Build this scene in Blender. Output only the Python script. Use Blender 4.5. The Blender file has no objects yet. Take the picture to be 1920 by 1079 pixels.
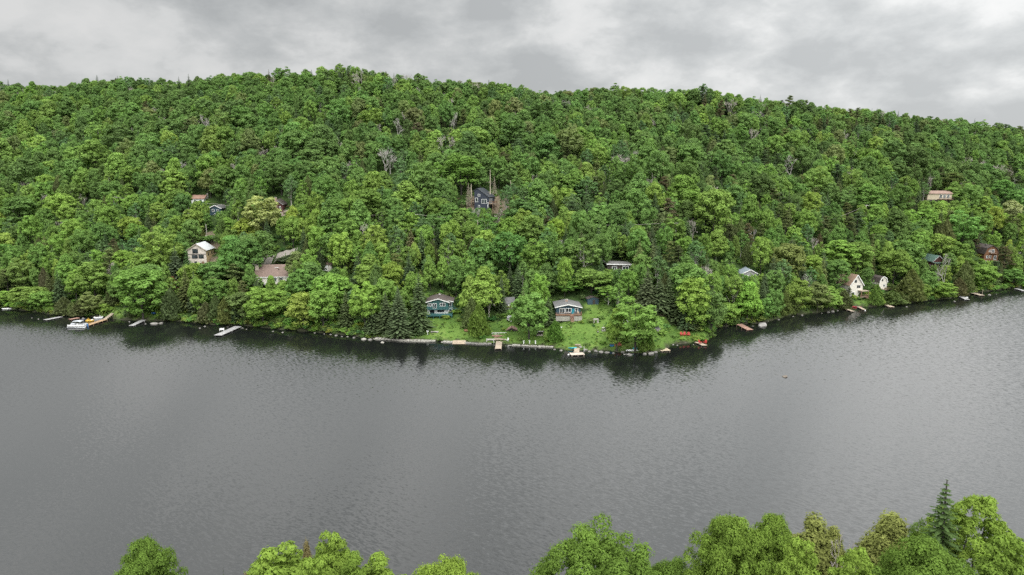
import bpy, math, random
import numpy as np
from math import radians as R, sin, cos, pi
from mathutils import Vector, Matrix
random.seed(11); rng = np.random.default_rng(11)
SC = bpy.context.scene; COL = SC.collection

# ------------------------------------------------------------------ camera
CAMH, PITCH, FPX = 55.0, R(10.0), 1280.0
cam = bpy.data.cameras.new('camera'); cam.lens = 24.0; cam.sensor_width = 36.0; cam.clip_start = 0.5; cam.clip_end = 8000.0
camo = bpy.data.objects.new('camera', cam); COL.objects.link(camo)
camo.location = (0, 0, CAMH); camo.rotation_euler = (pi/2 - PITCH, 0, 0); SC.camera = camo
CP, SP = cos(PITCH), sin(PITCH)
def ray(u, v):
    cx = (u - 960) / FPX; cy = (539.5 - v) / FPX
    return np.array([cx, CP + cy*SP, -SP + cy*CP])
def at_z(u, v, z=0.0):
    d = ray(u, v); k = (z - CAMH) / d[2]
    return (d[0]*k, d[1]*k, z)
def proj(x, y, z):
    zz = z - CAMH
    dep = y*CP - zz*SP; up = y*SP + zz*CP
    return 960 + FPX*x/dep, 539.5 - FPX*up/dep, dep

# ------------------------------------------------------------------ terrain
SHORE = [(-900,545),(-400,568),(-120,570),(0,577),(60,584),(100,590),(150,593),(196,594),(225,600),(260,601),(330,602),(400,609),(455,610),(520,617),(620,625),(700,635),(870,642),(940,645),(1030,650),(1060,657),(1130,658),(1200,663),(1246,659),(1256,646),(1290,644),(1328,640),(1340,616),(1385,608),(1430,606),(1480,592),(1560,583),(1600,576),(1640,575),(1700,568),(1780,560),(1830,549),(1920,538),(2100,522),(2500,500)]
_sh = [at_z(u, v) for u, v in SHORE]
SH_T = np.array([p[0]/p[1] for p in _sh]); SH_Y = np.array([p[1] for p in _sh])
RIDGE = [(-700,175,520),(0,155,500),(120,152,490),(300,142,475),(450,128,455),(560,123,440),(700,133,435),(850,143,430),(1000,155,430),(1180,163,440),(1400,175,455),(1500,185,465),(1700,208,480),(1920,238,500),(2700,300,560)]
_rt, _ry, _rz = [], [], []
for u, v, y in RIDGE:
    d = ray(u, v); _rt.append(d[0]/d[1]); _ry.append(y); _rz.append(CAMH + y*d[2]/d[1] - 13.0)
RT, RY, RZ = map(np.array, (_rt, _ry, _rz))
def sstep(a, b, x):
    t = np.clip((x - a)/(b - a), 0, 1); return t*t*(3 - 2*t)
def height(x, y):
    x = np.asarray(x, float); y = np.asarray(y, float)
    t = np.clip(x/np.maximum(y, 30.0), -2.0, 2.0)
    ys = np.interp(t, SH_T, SH_Y); yr = np.interp(t, RT, RY); zr = np.interp(t, RT, RZ)
    ys = ys + 0.5*np.sin(x*0.9) + 0.35*np.sin(x*2.3 + 1.0)
    d = y - ys; s = d/(yr - ys)
    land = 0.55*sstep(0, 1.2, d) + zr*np.where(s < 1, 0.86*s + 0.14*s*s, 1 - 0.10*(s - 1)**1.0)
    # gentler toe in front of the lawn
    land = land - 2.2*np.exp(-((d - 20)/16)**2)*np.exp(-((x + 5)/55)**2)
    nz = 2.2*np.sin(x*.031 + 1.1)*np.sin(y*.037 + .4) + 1.2*np.sin(x*.083 + y*.05) + .5*np.sin(x*.19 - y*.23)
    land = land + nz*sstep(12, 70, d)
    far = np.where(d > 0, land, np.maximum(d*0.22, -5.0))
    dn = (61.0 + 1.5*np.sin(x*.11) + 5*sstep(20, 60, x) + np.abs(x)*0.02) - y
    near = np.where(dn > 0, 0.4*sstep(0, 1, dn) + 0.36*np.minimum(dn, 70) + .3*np.sin(x*.3), np.maximum(dn*0.22, -5.0))
    return np.maximum(far, near)
def h1(x, y): return float(height(x, y))
_ks = np.concatenate([np.arange(30, 330, .25), np.arange(330, 700, .5)])
def hit(u, v):
    d = ray(u, v); P = d[None, :]*(_ks/d[1])[:, None]
    z = CAMH + P[:, 2]; g = np.maximum(height(P[:, 0], P[:, 1]), 0.0)
    i = np.argmax(z <= g)
    if z[i] > g[i]: i = len(_ks) - 1
    return float(P[i, 0]), float(P[i, 1]), float(g[i])
def by_top(u, v, H):
    """ground point of a thing H metres tall whose top is seen at (u, v), on the far shore"""
    d = ray(u, v); ks = _ks[_ks > 150]; P = d[None, :]*(ks/d[1])[:, None]
    g = height(P[:, 0], P[:, 1]); zt = CAMH + P[:, 2]
    ok = (g > 0.15) & (g + H >= zt)
    i = int(np.argmax(ok)) if ok.any() else len(ks) - 1
    return float(P[i, 0]), float(P[i, 1]), float(g[i])
def in_poly(x, y, poly):
    c = np.zeros(np.shape(x), bool); n = len(poly); j = n - 1
    for i in range(n):
        xi, yi = poly[i]; xj, yj = poly[j]
        c ^= ((yi > y) != (yj > y)) & (x < (xj - xi)*(y - yi)/((yj - yi) + 1e-12) + xi); j = i
    return c
def ground_poly(px): return [hit(u, v)[:2] for u, v in px]

# ------------------------------------------------------------------ materials
def new_mat(name):
    m = bpy.data.materials.new(name); m.use_nodes = True; nt = m.node_tree; nt.nodes.clear()
    return m, nt, nt.nodes.new('ShaderNodeOutputMaterial')
def N(nt, t, **kw):
    n = nt.nodes.new(t)
    for k, v in kw.items(): setattr(n, k, v)
    return n
def math_n(nt, op, a, b=None, c=None, clamp=False):
    n = N(nt, 'ShaderNodeMath', operation=op, use_clamp=clamp)
    for i, v in enumerate((a, b, c)):
        if v is None: continue
        if isinstance(v, (int, float)): n.inputs[i].default_value = v
        else: nt.links.new(v, n.inputs[i])
    return n.outputs[0]
def vmath(nt, op, a, b=None, scale=None):
    n = N(nt, 'ShaderNodeVectorMath', operation=op)
    for i, v in enumerate((a, b)):
        if v is None: continue
        if isinstance(v, (tuple, list)): n.inputs[i].default_value = v
        else: nt.links.new(v, n.inputs[i])
    if scale is not None:
        if isinstance(scale, (int, float)): n.inputs['Scale'].default_value = scale
        else: nt.links.new(scale, n.inputs['Scale'])
    return n.outputs['Value'] if op in ('DOT_PRODUCT', 'LENGTH') else n.outputs[0]
def mixc(nt, f, a, b, bt='MIX'):
    n = N(nt, 'ShaderNodeMix', data_type='RGBA', blend_type=bt)
    for s, v in ((n.inputs[0], f), (n.inputs[6], a), (n.inputs[7], b)):
        if isinstance(v, (int, float)): s.default_value = v
        elif isinstance(v, (tuple, list)): s.default_value = (*v[:3], 1)
        else: nt.links.new(v, s)
    return n.outputs[2]
def noise(nt, vec, scale, detail=3, rough=.55, out=0, dist=0.0):
    n = N(nt, 'ShaderNodeTexNoise'); n.inputs['Scale'].default_value = scale; n.inputs['Detail'].default_value = detail
    n.inputs['Roughness'].default_value = rough; n.inputs['Distortion'].default_value = dist
    if vec is not None: nt.links.new(vec, n.inputs['Vector'])
    return n.outputs[out]
def ramp(nt, f, stops):
    n = N(nt, 'ShaderNodeValToRGB'); nt.links.new(f, n.inputs[0]); e = n.color_ramp.elements
    while len(e) < len(stops): e.new(.5)
    for el, (p, c) in zip(e, stops):
        el.position = p; el.color = (*c, 1) if len(c) == 3 else c
    return n.outputs[0]
_mats = {}
def mat(name, col, rough=.7, var=.25, scale=1.2, stripes=None, metal=0.0, spec=.3):
    """painted / wooden / stone surface: weathering noise, optional boards (axis, pitch) as a bump and tone"""
    if name in _mats: return _mats[name]
    m, nt, out = new_mat(name); p = N(nt, 'ShaderNodeBsdfPrincipled')
    tc = N(nt, 'ShaderNodeTexCoord').outputs['Object']
    n1 = noise(nt, tc, scale, 5, .6); n2 = noise(nt, tc, scale*7, 3, .6)
    f = math_n(nt, 'ADD', math_n(nt, 'MULTIPLY', n1, .65), math_n(nt, 'MULTIPLY', n2, .35))
    lo = tuple(c*(1 - var*1.5) for c in col); hi = tuple(min(1, c*(1 + var*1.2)) for c in col)
    c = ramp(nt, f, [(.3, lo), (.7, hi)])
    if stripes:
        ax, pitch = stripes
        sx = N(nt, 'ShaderNodeSeparateXYZ'); nt.links.new(tc, sx.inputs[0])
        fr = math_n(nt, 'FRACT', math_n(nt, 'DIVIDE', sx.outputs[ax], pitch))
        g = math_n(nt, 'LESS_THAN', fr, .12)
        c = mixc(nt, math_n(nt, 'MULTIPLY', g, .55), c, tuple(k*.4 for k in col))
    nt.links.new(c, p.inputs['Base Color']); p.inputs['Roughness'].default_value = rough
    p.inputs['Metallic'].default_value = metal; p.inputs['Specular IOR Level'].default_value = spec
    nt.links.new(p.outputs[0], out.inputs[0]); _mats[name] = m; return m
def glass_mat():
    m, nt, out = new_mat('window_glass'); p = N(nt, 'ShaderNodeBsdfPrincipled')
    tc = N(nt, 'ShaderNodeTexCoord').outputs['Object']
    c = ramp(nt, noise(nt, tc, .5, 2), [(.35, (.012, .015, .018)), (.7, (.07, .085, .09))])
    nt.links.new(c, p.inputs['Base Color']); p.inputs['Roughness'].default_value = .06; p.inputs['IOR'].default_value = 1.5
    nt.links.new(p.outputs[0], out.inputs[0]); return m
GLASS = glass_mat()

def leaf_mat(name, transl=.72, tone=.35):
    m, nt, out = new_mat(name)
    a = N(nt, 'ShaderNodeAttribute', attribute_type='INSTANCER', attribute_name='tint')
    s = N(nt, 'ShaderNodeAttribute', attribute_type='GEOMETRY', attribute_name='shade')
    tc = N(nt, 'ShaderNodeTexCoord').outputs['Object']
    n = noise(nt, tc, .35, 3, .6)
    k = math_n(nt, 'MULTIPLY', math_n(nt, 'ADD', math_n(nt, 'MULTIPLY', n, .5), .75), s.outputs['Fac'])
    base = mixc(nt, 1.0, a.outputs['Color'], (1, 1, 1), 'MULTIPLY')
    c = vmath(nt, 'SCALE', base, scale=k)
    warm = mixc(nt, math_n(nt, 'MULTIPLY', n, tone), c, vmath(nt, 'MULTIPLY', c, (1.14, 1.03, .88)))
    d = N(nt, 'ShaderNodeBsdfDiffuse'); t = N(nt, 'ShaderNodeBsdfTranslucent'); mx = N(nt, 'ShaderNodeAddShader')
    nt.links.new(warm, d.inputs[0]); nt.links.new(vmath(nt, 'MULTIPLY', warm, (1.1*transl, 1.15*transl, .75*transl)), t.inputs[0])
    nt.links.new(d.outputs[0], mx.inputs[0]); nt.links.new(t.outputs[0], mx.inputs[1]); nt.links.new(mx.outputs[0], out.inputs[0])
    return m
LEAF = leaf_mat('foliage'); NEEDLE = leaf_mat('needles', .4, .2)
BARK = mat('bark', (.055, .05, .043), .95, .35, 2.5); PALE = mat('pale_bark', (.34, .32, .29), .9, .3, 2.0); GREYWOOD = mat('dead_wood', (.36, .325, .29), .95, .3, 2.0)
PALEDEAD = mat('pale_dead_wood', (.33, .29, .22), .95, .25, 2.0)

# ------------------------------------------------------------------ mesh helpers
class MB:
    def __init__(s): s.v = []; s.f = []
    def add(s, vs, fs):
        o = len(s.v); s.v += [tuple(p) for p in vs]; s.f += [tuple(i + o for i in f) for f in fs]; return s
    def box(s, c, d, rz=0.0, ry=0.0, rx=0.0, taper=1.0):
        M = Matrix.Translation(c) @ Matrix.Rotation(rz, 4, 'Z') @ Matrix.Rotation(ry, 4, 'Y') @ Matrix.Rotation(rx, 4, 'X')
        x, y, z = (k/2 for k in d); b = min(x, y, z)*.22
        vs = []
        for sx, sy, sz in [(-1,-1,-1),(1,-1,-1),(1,1,-1),(-1,1,-1),(-1,-1,1),(1,-1,1),(1,1,1),(-1,1,1)]:
            k = taper if sz > 0 else 1.0
            vs.append(M @ Vector((sx*x*k, sy*y*k, sz*z)))
        return s.add(vs, [(0,3,2,1),(4,5,6,7),(0,1,5,4),(1,2,6,5),(2,3,7,6),(3,0,4,7)])
    def prism(s, prof, y0, y1):
        n = len(prof)
        vs = [(x, y0, z) for x, z in prof] + [(x, y1, z) for x, z in prof]
        fs = [tuple(range(n)), tuple(reversed(range(n, 2*n)))] + [((i+1) % n, i, n+i, n+(i+1) % n) for i in range(n)]
        return s.add(vs, fs)
    def tube(s, pts, rad, n=6, cap=True):
        pts = [Vector(p) for p in pts]
        if not isinstance(rad, (list, tuple)): rad = [rad]*len(pts)
        o = len(s.v)
        for i, p in enumerate(pts):
            d = (pts[min(i+1, len(pts)-1)] - pts[max(i-1, 0)]).normalized()
            a = Vector((0, 0, 1)) if abs(d.z) < .9 else Vector((1, 0, 0))
            t = d.cross(a).normalized(); b = d.cross(t)
            for k in range(n):
                q = 2*pi*k/n; s.v.append(tuple(p + (t*cos(q) + b*sin(q))*rad[i]))
        for i in range(len(pts)-1):
            for k in range(n):
                s.f.append((o+i*n+k, o+i*n+(k+1) % n, o+(i+1)*n+(k+1) % n, o+(i+1)*n+k))
        if cap: s.f += [tuple(o+k for k in range(n)), tuple(o+(len(pts)-1)*n+k for k in reversed(range(n)))]
        return s
    def sweep(s, rings, cap=True):
        o = len(s.v); n = len(rings[0])
        for r in rings: s.v += [tuple(p) for p in r]
        for i in range(len(rings)-1):
            for k in range(n): s.f.append((o+i*n+k, o+i*n+(k+1) % n, o+(i+1)*n+(k+1) % n, o+(i+1)*n+k))
        if cap: s.f += [tuple(o+k for k in reversed(range(n))), tuple(o+(len(rings)-1)*n+k for k in range(n))]
        return s
    def build(s, name, m, parent=None, smooth=False):
        me = bpy.data.meshes.new(name); me.from_pydata(s.v, [], s.f)
        import bmesh
        bm = bmesh.new(); bm.from_mesh(me); bmesh.ops.recalc_face_normals(bm, faces=bm.faces); bm.to_mesh(me); bm.free()
        if smooth: me.polygons.foreach_set('use_smooth', [True]*len(me.polygons))
        me.materials.append(m); o = bpy.data.objects.new(name, me); COL.objects.link(o)
        if parent is not None: o.parent = parent
        return o
def tag(o, label, cat, group=None):
    o['label'] = label; o['category'] = cat
    if group: o['group'] = group
    return o
def thing(name, label, cat, loc, rz=0.0, group=None):
    o = bpy.data.objects.new(name, None); COL.objects.link(o); o.empty_display_size = .3
    o.location = loc; o.rotation_euler = (0, 0, rz); return tag(o, label, cat, group)
def struct(name, mb, m, smooth=False):
    o = mb.build(name, m, None, smooth); o['kind'] = 'structure'; return o
def copy_tree(o, parent=None):
    c = o.copy(); COL.objects.link(c); c.parent = parent
    for ch in o.children: copy_tree(ch, c)
    return c
def fast_mesh(name, V, F, mi=None, mats=(), shade=None):
    me = bpy.data.meshes.new(name); V = np.asarray(V, np.float32); F = np.asarray(F, np.int32)
    me.vertices.add(len(V)); me.vertices.foreach_set('co', V.ravel())
    me.loops.add(F.size); me.loops.foreach_set('vertex_index', F.ravel())
    me.polygons.add(len(F)); me.polygons.foreach_set('loop_start', np.arange(0, F.size, F.shape[1], dtype=np.int32))
    for m in mats: me.materials.append(m)
    if mi is not None: me.polygons.foreach_set('material_index', np.asarray(mi, np.int32))
    me.update(calc_edges=True)
    if shade is not None:
        a = me.attributes.new('shade', 'FLOAT', 'FACE'); a.data.foreach_set('value', np.asarray(shade, np.float32))
    return me
# ------------------------------------------------------------------ tree prototypes
def unit(v): return v/np.maximum(np.linalg.norm(v, axis=1, keepdims=True), 1e-9)
def rdirs(n): return unit(rng.normal(size=(n, 3)))
def leaves(c, nrm, size, asp=.62):
    n = len(c); a = rdirs(n); t = unit(np.cross(nrm, a)); b = np.cross(nrm, t)
    s = np.asarray(size).reshape(-1, 1)*np.ones((n, 1))
    V = np.stack([c + t*s, c + b*s*asp, c - t*s, c - b*s*asp], 1).reshape(-1, 3)
    return V, np.arange(4*n).reshape(-1, 4)
def tubes(paths, n=5):
    Vs, Fs, o = [], [], 0
    for pts, rad in paths:
        pts = np.asarray(pts, float); m = len(pts); d = unit(np.gradient(pts, axis=0))
        a = np.where(np.abs(d[:, 2:3]) < .9, np.array([[0, 0, 1.]]), np.array([[1., 0, 0]]))
        t = unit(np.cross(d, a)); b = np.cross(d, t); q = 2*pi*np.arange(n)/n
        ring = pts[:, None, :] + np.asarray(rad)[:, None, None]*(t[:, None, :]*np.cos(q)[None, :, None] + b[:, None, :]*np.sin(q)[None, :, None])
        Vs.append(ring.reshape(-1, 3)); i, k = np.meshgrid(np.arange(m-1), np.arange(n), indexing='ij')
        Fs.append(np.stack([o+i*n+k, o+i*n+(k+1) % n, o+(i+1)*n+(k+1) % n, o+(i+1)*n+k], -1).reshape(-1, 4)); o += m*n
    return np.concatenate(Vs), np.concatenate(Fs)
def wob(p0, p1, n=5, amp=.06):
    p0, p1 = np.asarray(p0, float), np.asarray(p1, float); L = np.linalg.norm(p1 - p0)
    P = p0 + (p1 - p0)*np.linspace(0, 1, n)[:, None]; P[1:-1] += rng.normal(size=(n-2, 3))*amp*L*.5; return P
def broad_arrays(W, H, nl, per, ls, shape='round', trunk_f=.22, inner=.1, lr=(.2, .34), flat=.72):
    """crown of many leaf clumps standing on limbs; W crown width, H total height"""
    Rw = W/2; z0 = H*trunk_f; Hc = H - z0; cz = z0 + Hc*.46; Rz = Hc*.52
    D = rdirs(nl*4); D = D[(D[:, 2] > -.62) | (rng.random(len(D)) < .25)][:nl]; n = len(D)
    rad = .62 + .38*rng.random(n)**.6
    if shape == 'oval': k = np.where(D[:, 2] > 0, 1 - .38*D[:, 2]**2, 1.0)
    elif shape == 'cone': k = np.clip(1.05 - .55*(D[:, 2] + .3), .35, 1.1)
    else: k = np.ones(n)
    ctr = np.stack([D[:, 0]*Rw*k, D[:, 1]*Rw*k, D[:, 2]*Rz], 1)*rad[:, None]*.86
    ctr += rng.normal(size=ctr.shape)*Rw*.05
    r = Rw*(lr[0] + (lr[1]-lr[0])*rng.random(n))
    tone = .82 + .36*rng.random(n)
    cnt = np.maximum(8, (per*(r/r.mean())**2).astype(int)); li = np.repeat(np.arange(n), cnt); m = len(li)
    d = rdirs(m); d[:, 2] = np.where(rng.random(m) < .7, np.abs(d[:, 2]), d[:, 2])
    out = unit(ctr)[li]; keep = (d*out).sum(1) > -.35; li, d, out = li[keep], d[keep], out[keep]; m = len(li)
    rr = r[li]*(.72 + .34*rng.random(m)) * (1 + .25*np.sin(7*d[:, 0] + li)*np.sin(6*d[:, 1] + 2*li))
    P = ctr[li] + d*rr[:, None]*np.array([1, 1, flat]); P[:, 2] += cz
    nr = unit(d*.8 + np.array([0, 0, .4]) + rng.normal(size=(m, 3))*.22)
    sh = tone[li]*(.88 + .24*rng.random(m))
    ni = int(m*inner); q = rdirs(ni)*(rng.random((ni, 1))**.4)*.62; Pi = q*np.array([Rw, Rw, Rz]); Pi[:, 2] += cz
    P = np.concatenate([P, Pi]); nr = np.concatenate([nr, unit(rdirs(ni) + np.array([0, 0, .6]))]); sh = np.concatenate([sh, .9 + .2*rng.random(ni)])
    V, F = leaves(P, nr, ls*(.65 + .7*rng.random(len(P))))
    tr = [(wob((0, 0, -.8), (0, 0, cz + Rz*.45), 7, .015), np.linspace(H*.017, H*.004, 7))]
    for j in rng.choice(n, min(n, 9), replace=False):
        zb = z0*.8 + rng.random()*Hc*.35
        tr.append((wob((0, 0, zb), ctr[j]*.9 + np.array([0, 0, cz]), 5, .07), np.linspace(H*.0075, H*.0018, 5)))
    TV, TF = tubes(tr)
    return V, F, sh, TV, TF
def spruce_arrays(W, H, lev, nb, seg, wid, droop=.28, start=.06, dead=False, power=.82):
    P0, P1, Wd, Sh = [], [], [], []; twigs = []
    for i in range(lev):
        f = (i + .3*rng.random())/lev; z = H*(start + (1-start)*f); Rr = W/2*max(.02, (1-f))**power*(.82 + .3*rng.random())
        k = max(4, int(nb*(.45 + .65*(1-f)))); a0 = rng.random()*2*pi
        for j in range(k):
            a = a0 + 2*pi*j/k + rng.normal()*.18; L = Rr*(.68 + .45*rng.random()); u = np.array([cos(a), sin(a), 0])
            dr = droop*L*(.7 + .6*rng.random()); tone = .78 + .45*rng.random()
            pt = lambda s: np.array([0, 0, z]) + u*L*s + np.array([0, 0, -dr*s*s + .10*L*s*s*s])
            if dead:
                twigs.append(([pt(0), pt(.5), pt(1)], [.05, .035, .012])); continue
            for s in range(seg):
                s0 = .12 + .88*s/seg; s1 = min(1.06, s0 + 1.25/seg)
                P0.append(pt(s0)); P1.append(pt(s1)); Wd.append(wid*(1.1 - .55*s0)*(.45 + .55*min(1, L/(W*.3)))); Sh.append(tone*(.8 + .3*s0)*(.9 + .2*rng.random()))
    tr = [(wob((0, 0, -.8), (0, 0, H*1.0), 6, .006), np.linspace(H*.013, H*.0012, 6))] + twigs
    TV, TF = tubes(tr, 4 if dead else 5)
    if dead: return None, None, None, TV, TF
    P0, P1 = np.array(P0), np.array(P1); Wd = np.array(Wd)[:, None]; d = unit(P1 - P0); side = unit(np.cross(d, np.array([[0, 0, 1.]])) + rng.normal(size=d.shape)*.22)
    sag = np.array([[0, 0, -1.]])*Wd*(.35 + .4*rng.random((len(Wd), 1)))
    # each spray: a ridge with two drooping halves
    A, B = P0, P1; L1, L2 = P0 + side*Wd*.8 + sag*.6, P1 + side*Wd*.35 + sag*.5; R1, R2 = P0 - side*Wd*.8 + sag*.6, P1 - side*Wd*.35 + sag*.5
    V = np.stack([A, B, L2, L1, A, R1, R2, B], 1).reshape(-1, 3); F = np.arange(len(V)).reshape(-1, 4)
    sh = np.repeat(Sh, 2)*(.88 + .24*rng.random(2*len(Sh)))
    # leader tip
    tip = np.array([[0, 0, H*(1.0 - .012*k)] for k in range(6)]); tv, tf = leaves(tip, unit(rdirs(6)*np.array([1, 1, .2])), wid*.4, .3)
    F = np.concatenate([F, tf + len(V)]); V = np.concatenate([V, tv]); sh = np.concatenate([sh, np.ones(6)])
    return V, F, sh, TV, TF
def cedar_arrays(W, H, n, ls, base=.03, blunt=.6):
    f = rng.random(int(n*1.5))**.85; f = f[:n]; a = rng.random(n)*2*pi
    prof = (np.minimum(1, f*7 + .55))*(1 - f**(1.2 + blunt))**.85
    lob = 1 + .2*np.sin(a*3 + f*9) + .15*np.sin(a*7 - f*23 + 2) + .1*np.sin(a*13 + f*41)
    rr = W/2*prof*lob*(.6 + .42*rng.random(n)**.5)
    P = np.stack([np.cos(a)*rr, np.sin(a)*rr, H*(base + (1-base)*f*.985)], 1); P[:, 2] += rng.normal(size=n)*H*.012
    out = np.stack([np.cos(a), np.sin(a), .55*np.ones(n)], 1); nr = unit(unit(out) + rng.normal(size=(n, 3))*.4)
    # upright sprays: tangent leans upward
    t = unit(np.array([[0, 0, 1.]]) + out*np.array([[.35, .35, 0]]) + rng.normal(size=(n, 3))*.3); b = unit(np.cross(nr, t)); s = (ls*(.6 + .8*rng.random(n)))[:, None]
    V = np.stack([P + t*s*1.25, P + b*s*.55, P - t*s, P - b*s*.55], 1).reshape(-1, 3); F = np.arange(4*n).reshape(-1, 4)
    sh = (.8 + .35*rng.random(n))*(.92 + .16*np.sin(a*5 + f*17))
    TV, TF = tubes([(wob((0, 0, -.8), (0, 0, H*.9), 6, .01), np.linspace(H*.014, H*.002, 6))])
    return V, F, sh, TV, TF
def pine_arrays(W, H, nb, per, ls):
    """open crown of flat tiers"""
    P, NR, S, tr = [], [], [], [(wob((0, 0, -.8), (0, 0, H*.98), 7, .012), np.linspace(H*.016, H*.003, 7))]
    for i in range(nb):
        f = .28 + .72*(i + rng.random()*.6)/nb; a = rng.random()*2*pi; L = W/2*(1.02 - .75*((f-.28)/.72)**1.6)*(.55 + .5*rng.random())
        e = np.array([cos(a)*L, sin(a)*L, H*f + L*.12]); tr.append((wob((0, 0, H*f - .2), e, 4, .05), np.linspace(H*.006, H*.0015, 4)))
        for s in (.45, .72, 1.0):
            c = np.array([0, 0, H*f])*(1-s) + e*s; k = int(per*(.5 + .5*s)); rad = W*.13*(.7 + .6*rng.random())
            d = rdirs(k)*rng.random((k, 1))**.4*np.array([rad, rad, rad*.38]); P.append(c + d); NR.append(unit(np.array([0, 0, .8]) + rng.normal(size=(k, 3))*.55)); S.append((.75 + .5*rng.random())*(.85 + .3*rng.random(k)))
    P = np.concatenate(P); V, F = leaves(P, np.concatenate(NR), ls*(.6 + .8*rng.random(len(P))), .4)
    TV, TF = tubes(tr); return V, F, np.concatenate(S), TV, TF
def bare_arrays(W, H, depth=5, r0=None, first=.32):
    tr = []
    def grow(p, d, L, r, k):
        e = p + d*L; tr.append((wob(p, e, 4, .07), np.linspace(r, r*.62, 4)))
        if k == 0: return
        for _ in range(3 if k > 1 else 4):
            nd = d + rng.normal(size=3)*.52 + np.array([0, 0, .12]); nd /= np.linalg.norm(nd)
            grow(p + (e-p)*(.55 + .45*rng.random()), nd, L*(.58 + .22*rng.random()), max(.028, r*.55), k-1)
    grow(np.array([0, 0, -.5]), np.array([rng.normal()*.05, rng.normal()*.05, 1.]), H*first, r0 or H*.014, depth)
    TV, TF = tubes(tr, 4); s = np.array([W/max(np.ptp(TV[:, 0]), np.ptp(TV[:, 1])), 0, H/TV[:, 2].max()]); s[1] = s[0]
    c = TV[:, 2] > 1e9
    TV = TV*np.array([s[0], s[0], s[2]]); return None, None, None, TV, TF
def snag_arrays(H, nb=9):
    tr = [(wob((0, 0, -.6), (.15, 0, H), 7, .012), np.linspace(H*.02, H*.006, 7))]
    for i in range(nb):
        z = H*(.35 + .6*rng.random()); a = rng.random()*2*pi; L = .5 + 1.1*rng.random()
        tr.append(([(0, 0, z), (cos(a)*L, sin(a)*L, z - .1*L)], [.05, .015]))
    TV, TF = tubes(tr, 5); return None, None, None, TV, TF

PROTO = {}    # kind -> list of dict(crown, trunk, both, W, H)
PCOL = bpy.data.collections.new('forest_tree_kinds')     # never linked to the scene: what the forest's points are instanced from
PIDX = {}
def proto(kind, W, H, arr, leafm, barkm, forest=True):
    V, F, sh, TV, TF = arr
    Q = V if V is not None else TV; H = float(Q[:, 2].max()); W = float(np.percentile(Q[:, 0], 99.3) - np.percentile(Q[:, 0], .7)) if V is not None else W
    i = len(PROTO.setdefault(kind, []))
    cm = fast_mesh('crown', V, F, mats=[leafm], shade=sh) if V is not None else None
    tm = fast_mesh('trunk', TV, TF, mats=[barkm], shade=np.ones(len(TF))); tm.polygons.foreach_set('use_smooth', [True]*len(TF))
    PROTO[kind].append(dict(crown=cm, trunk=tm, W=W, H=H))
    if forest:
        if V is not None:
            bm_ = fast_mesh('tree', np.concatenate([V, TV]), np.concatenate([F, TF + len(V)]), mi=np.concatenate([np.zeros(len(F)), np.ones(len(TF))]), mats=[leafm, barkm], shade=np.concatenate([sh, np.ones(len(TF))]))
        else: bm_ = tm
        PIDX[(kind, i)] = len(PIDX); o = bpy.data.objects.new('kind_%03d' % PIDX[(kind, i)], bm_); PCOL.objects.link(o)
for k in range(9):
    W, H = 9, 14.5
    proto('broad', W, H, broad_arrays(W, H, 74 + 9*(k % 4), 76, .30, ['round', 'oval', 'round', 'cone'][k % 4], .13, lr=[(.15, .27), (.17, .30), (.13, .24)][k % 3], flat=.88), LEAF, BARK)
for k in range(3): proto('birch', 6.5, 14, broad_arrays(6.5, 14, 62, 48, .25, 'oval', .18, .12, (.12, .23), 1.0), LEAF, PALE)
for k in range(5): proto('spruce', 5.6, 15, spruce_arrays(5.6, 15, 30, 13, 4, .55), NEEDLE, BARK)
for k in range(4): proto('cedar', 4.4, 10, cedar_arrays(4.4, 10, 3600, .28, blunt=.3 + .4*(k % 2)), NEEDLE, BARK)
for k in range(2): proto('pine', 6.5, 14, pine_arrays(6.5, 14, 34, 42, .26), NEEDLE, BARK)
for k in range(4): proto('bare', 6.0, 13, bare_arrays(6.0, 13, 5), LEAF, GREYWOOD)
proto('bare_pale', 5.0, 15, bare_arrays(5.0, 15, 5, .25, .36), LEAF, PALE); proto('bare_pale', 5.0, 15, bare_arrays(5.0, 15, 5, .25, .36), LEAF, PALE)
proto('dead', 4.2, 12, spruce_arrays(4.2, 12, 34, 15, 3, .4, dead=True), NEEDLE, PALEDEAD)
for k in range(2): proto('snag', 1.5, 12, snag_arrays(12), LEAF, PALEDEAD)
for k in range(3): proto('shrub', 3.0, 2.2, broad_arrays(3.0, 2.2, 18, 75, .17, 'round', .05, .1, (.28, .42), .9), LEAF, BARK)
# trees of the near bank, finer foliage
for k in range(4): proto('broad_near', 9, 15, broad_arrays(9, 15, 420 + 60*(k % 2), 270, .07, ['round', 'oval'][k % 2], .2, .08, (.075, .15), .9), LEAF, BARK, False)
proto('maple_near', 8, 15, broad_arrays(8, 15, 340, 240, .08, 'cone', .2, .08, (.065, .13), .85), LEAF, BARK, False)
proto('maple_near', 8, 15, broad_arrays(8, 15, 280, 230, .08, 'oval', .2, .06, (.065, .13), .8), LEAF, BARK, False)
proto('spruce_near', 5.2, 17, spruce_arrays(5.2, 17, 56, 19, 9, .22, .22), NEEDLE, BARK, False)
for k in range(2): proto('cedar_near', 4.4, 12, broad_arrays(5.6, 12, 210, 260, .07, 'cone', .05, .15, (.08, .17), 1.5), NEEDLE, BARK, False)
proto('bare_near', 4.0, 12, bare_arrays(4.0, 12, 6), LEAF, GREYWOOD, False)

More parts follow.
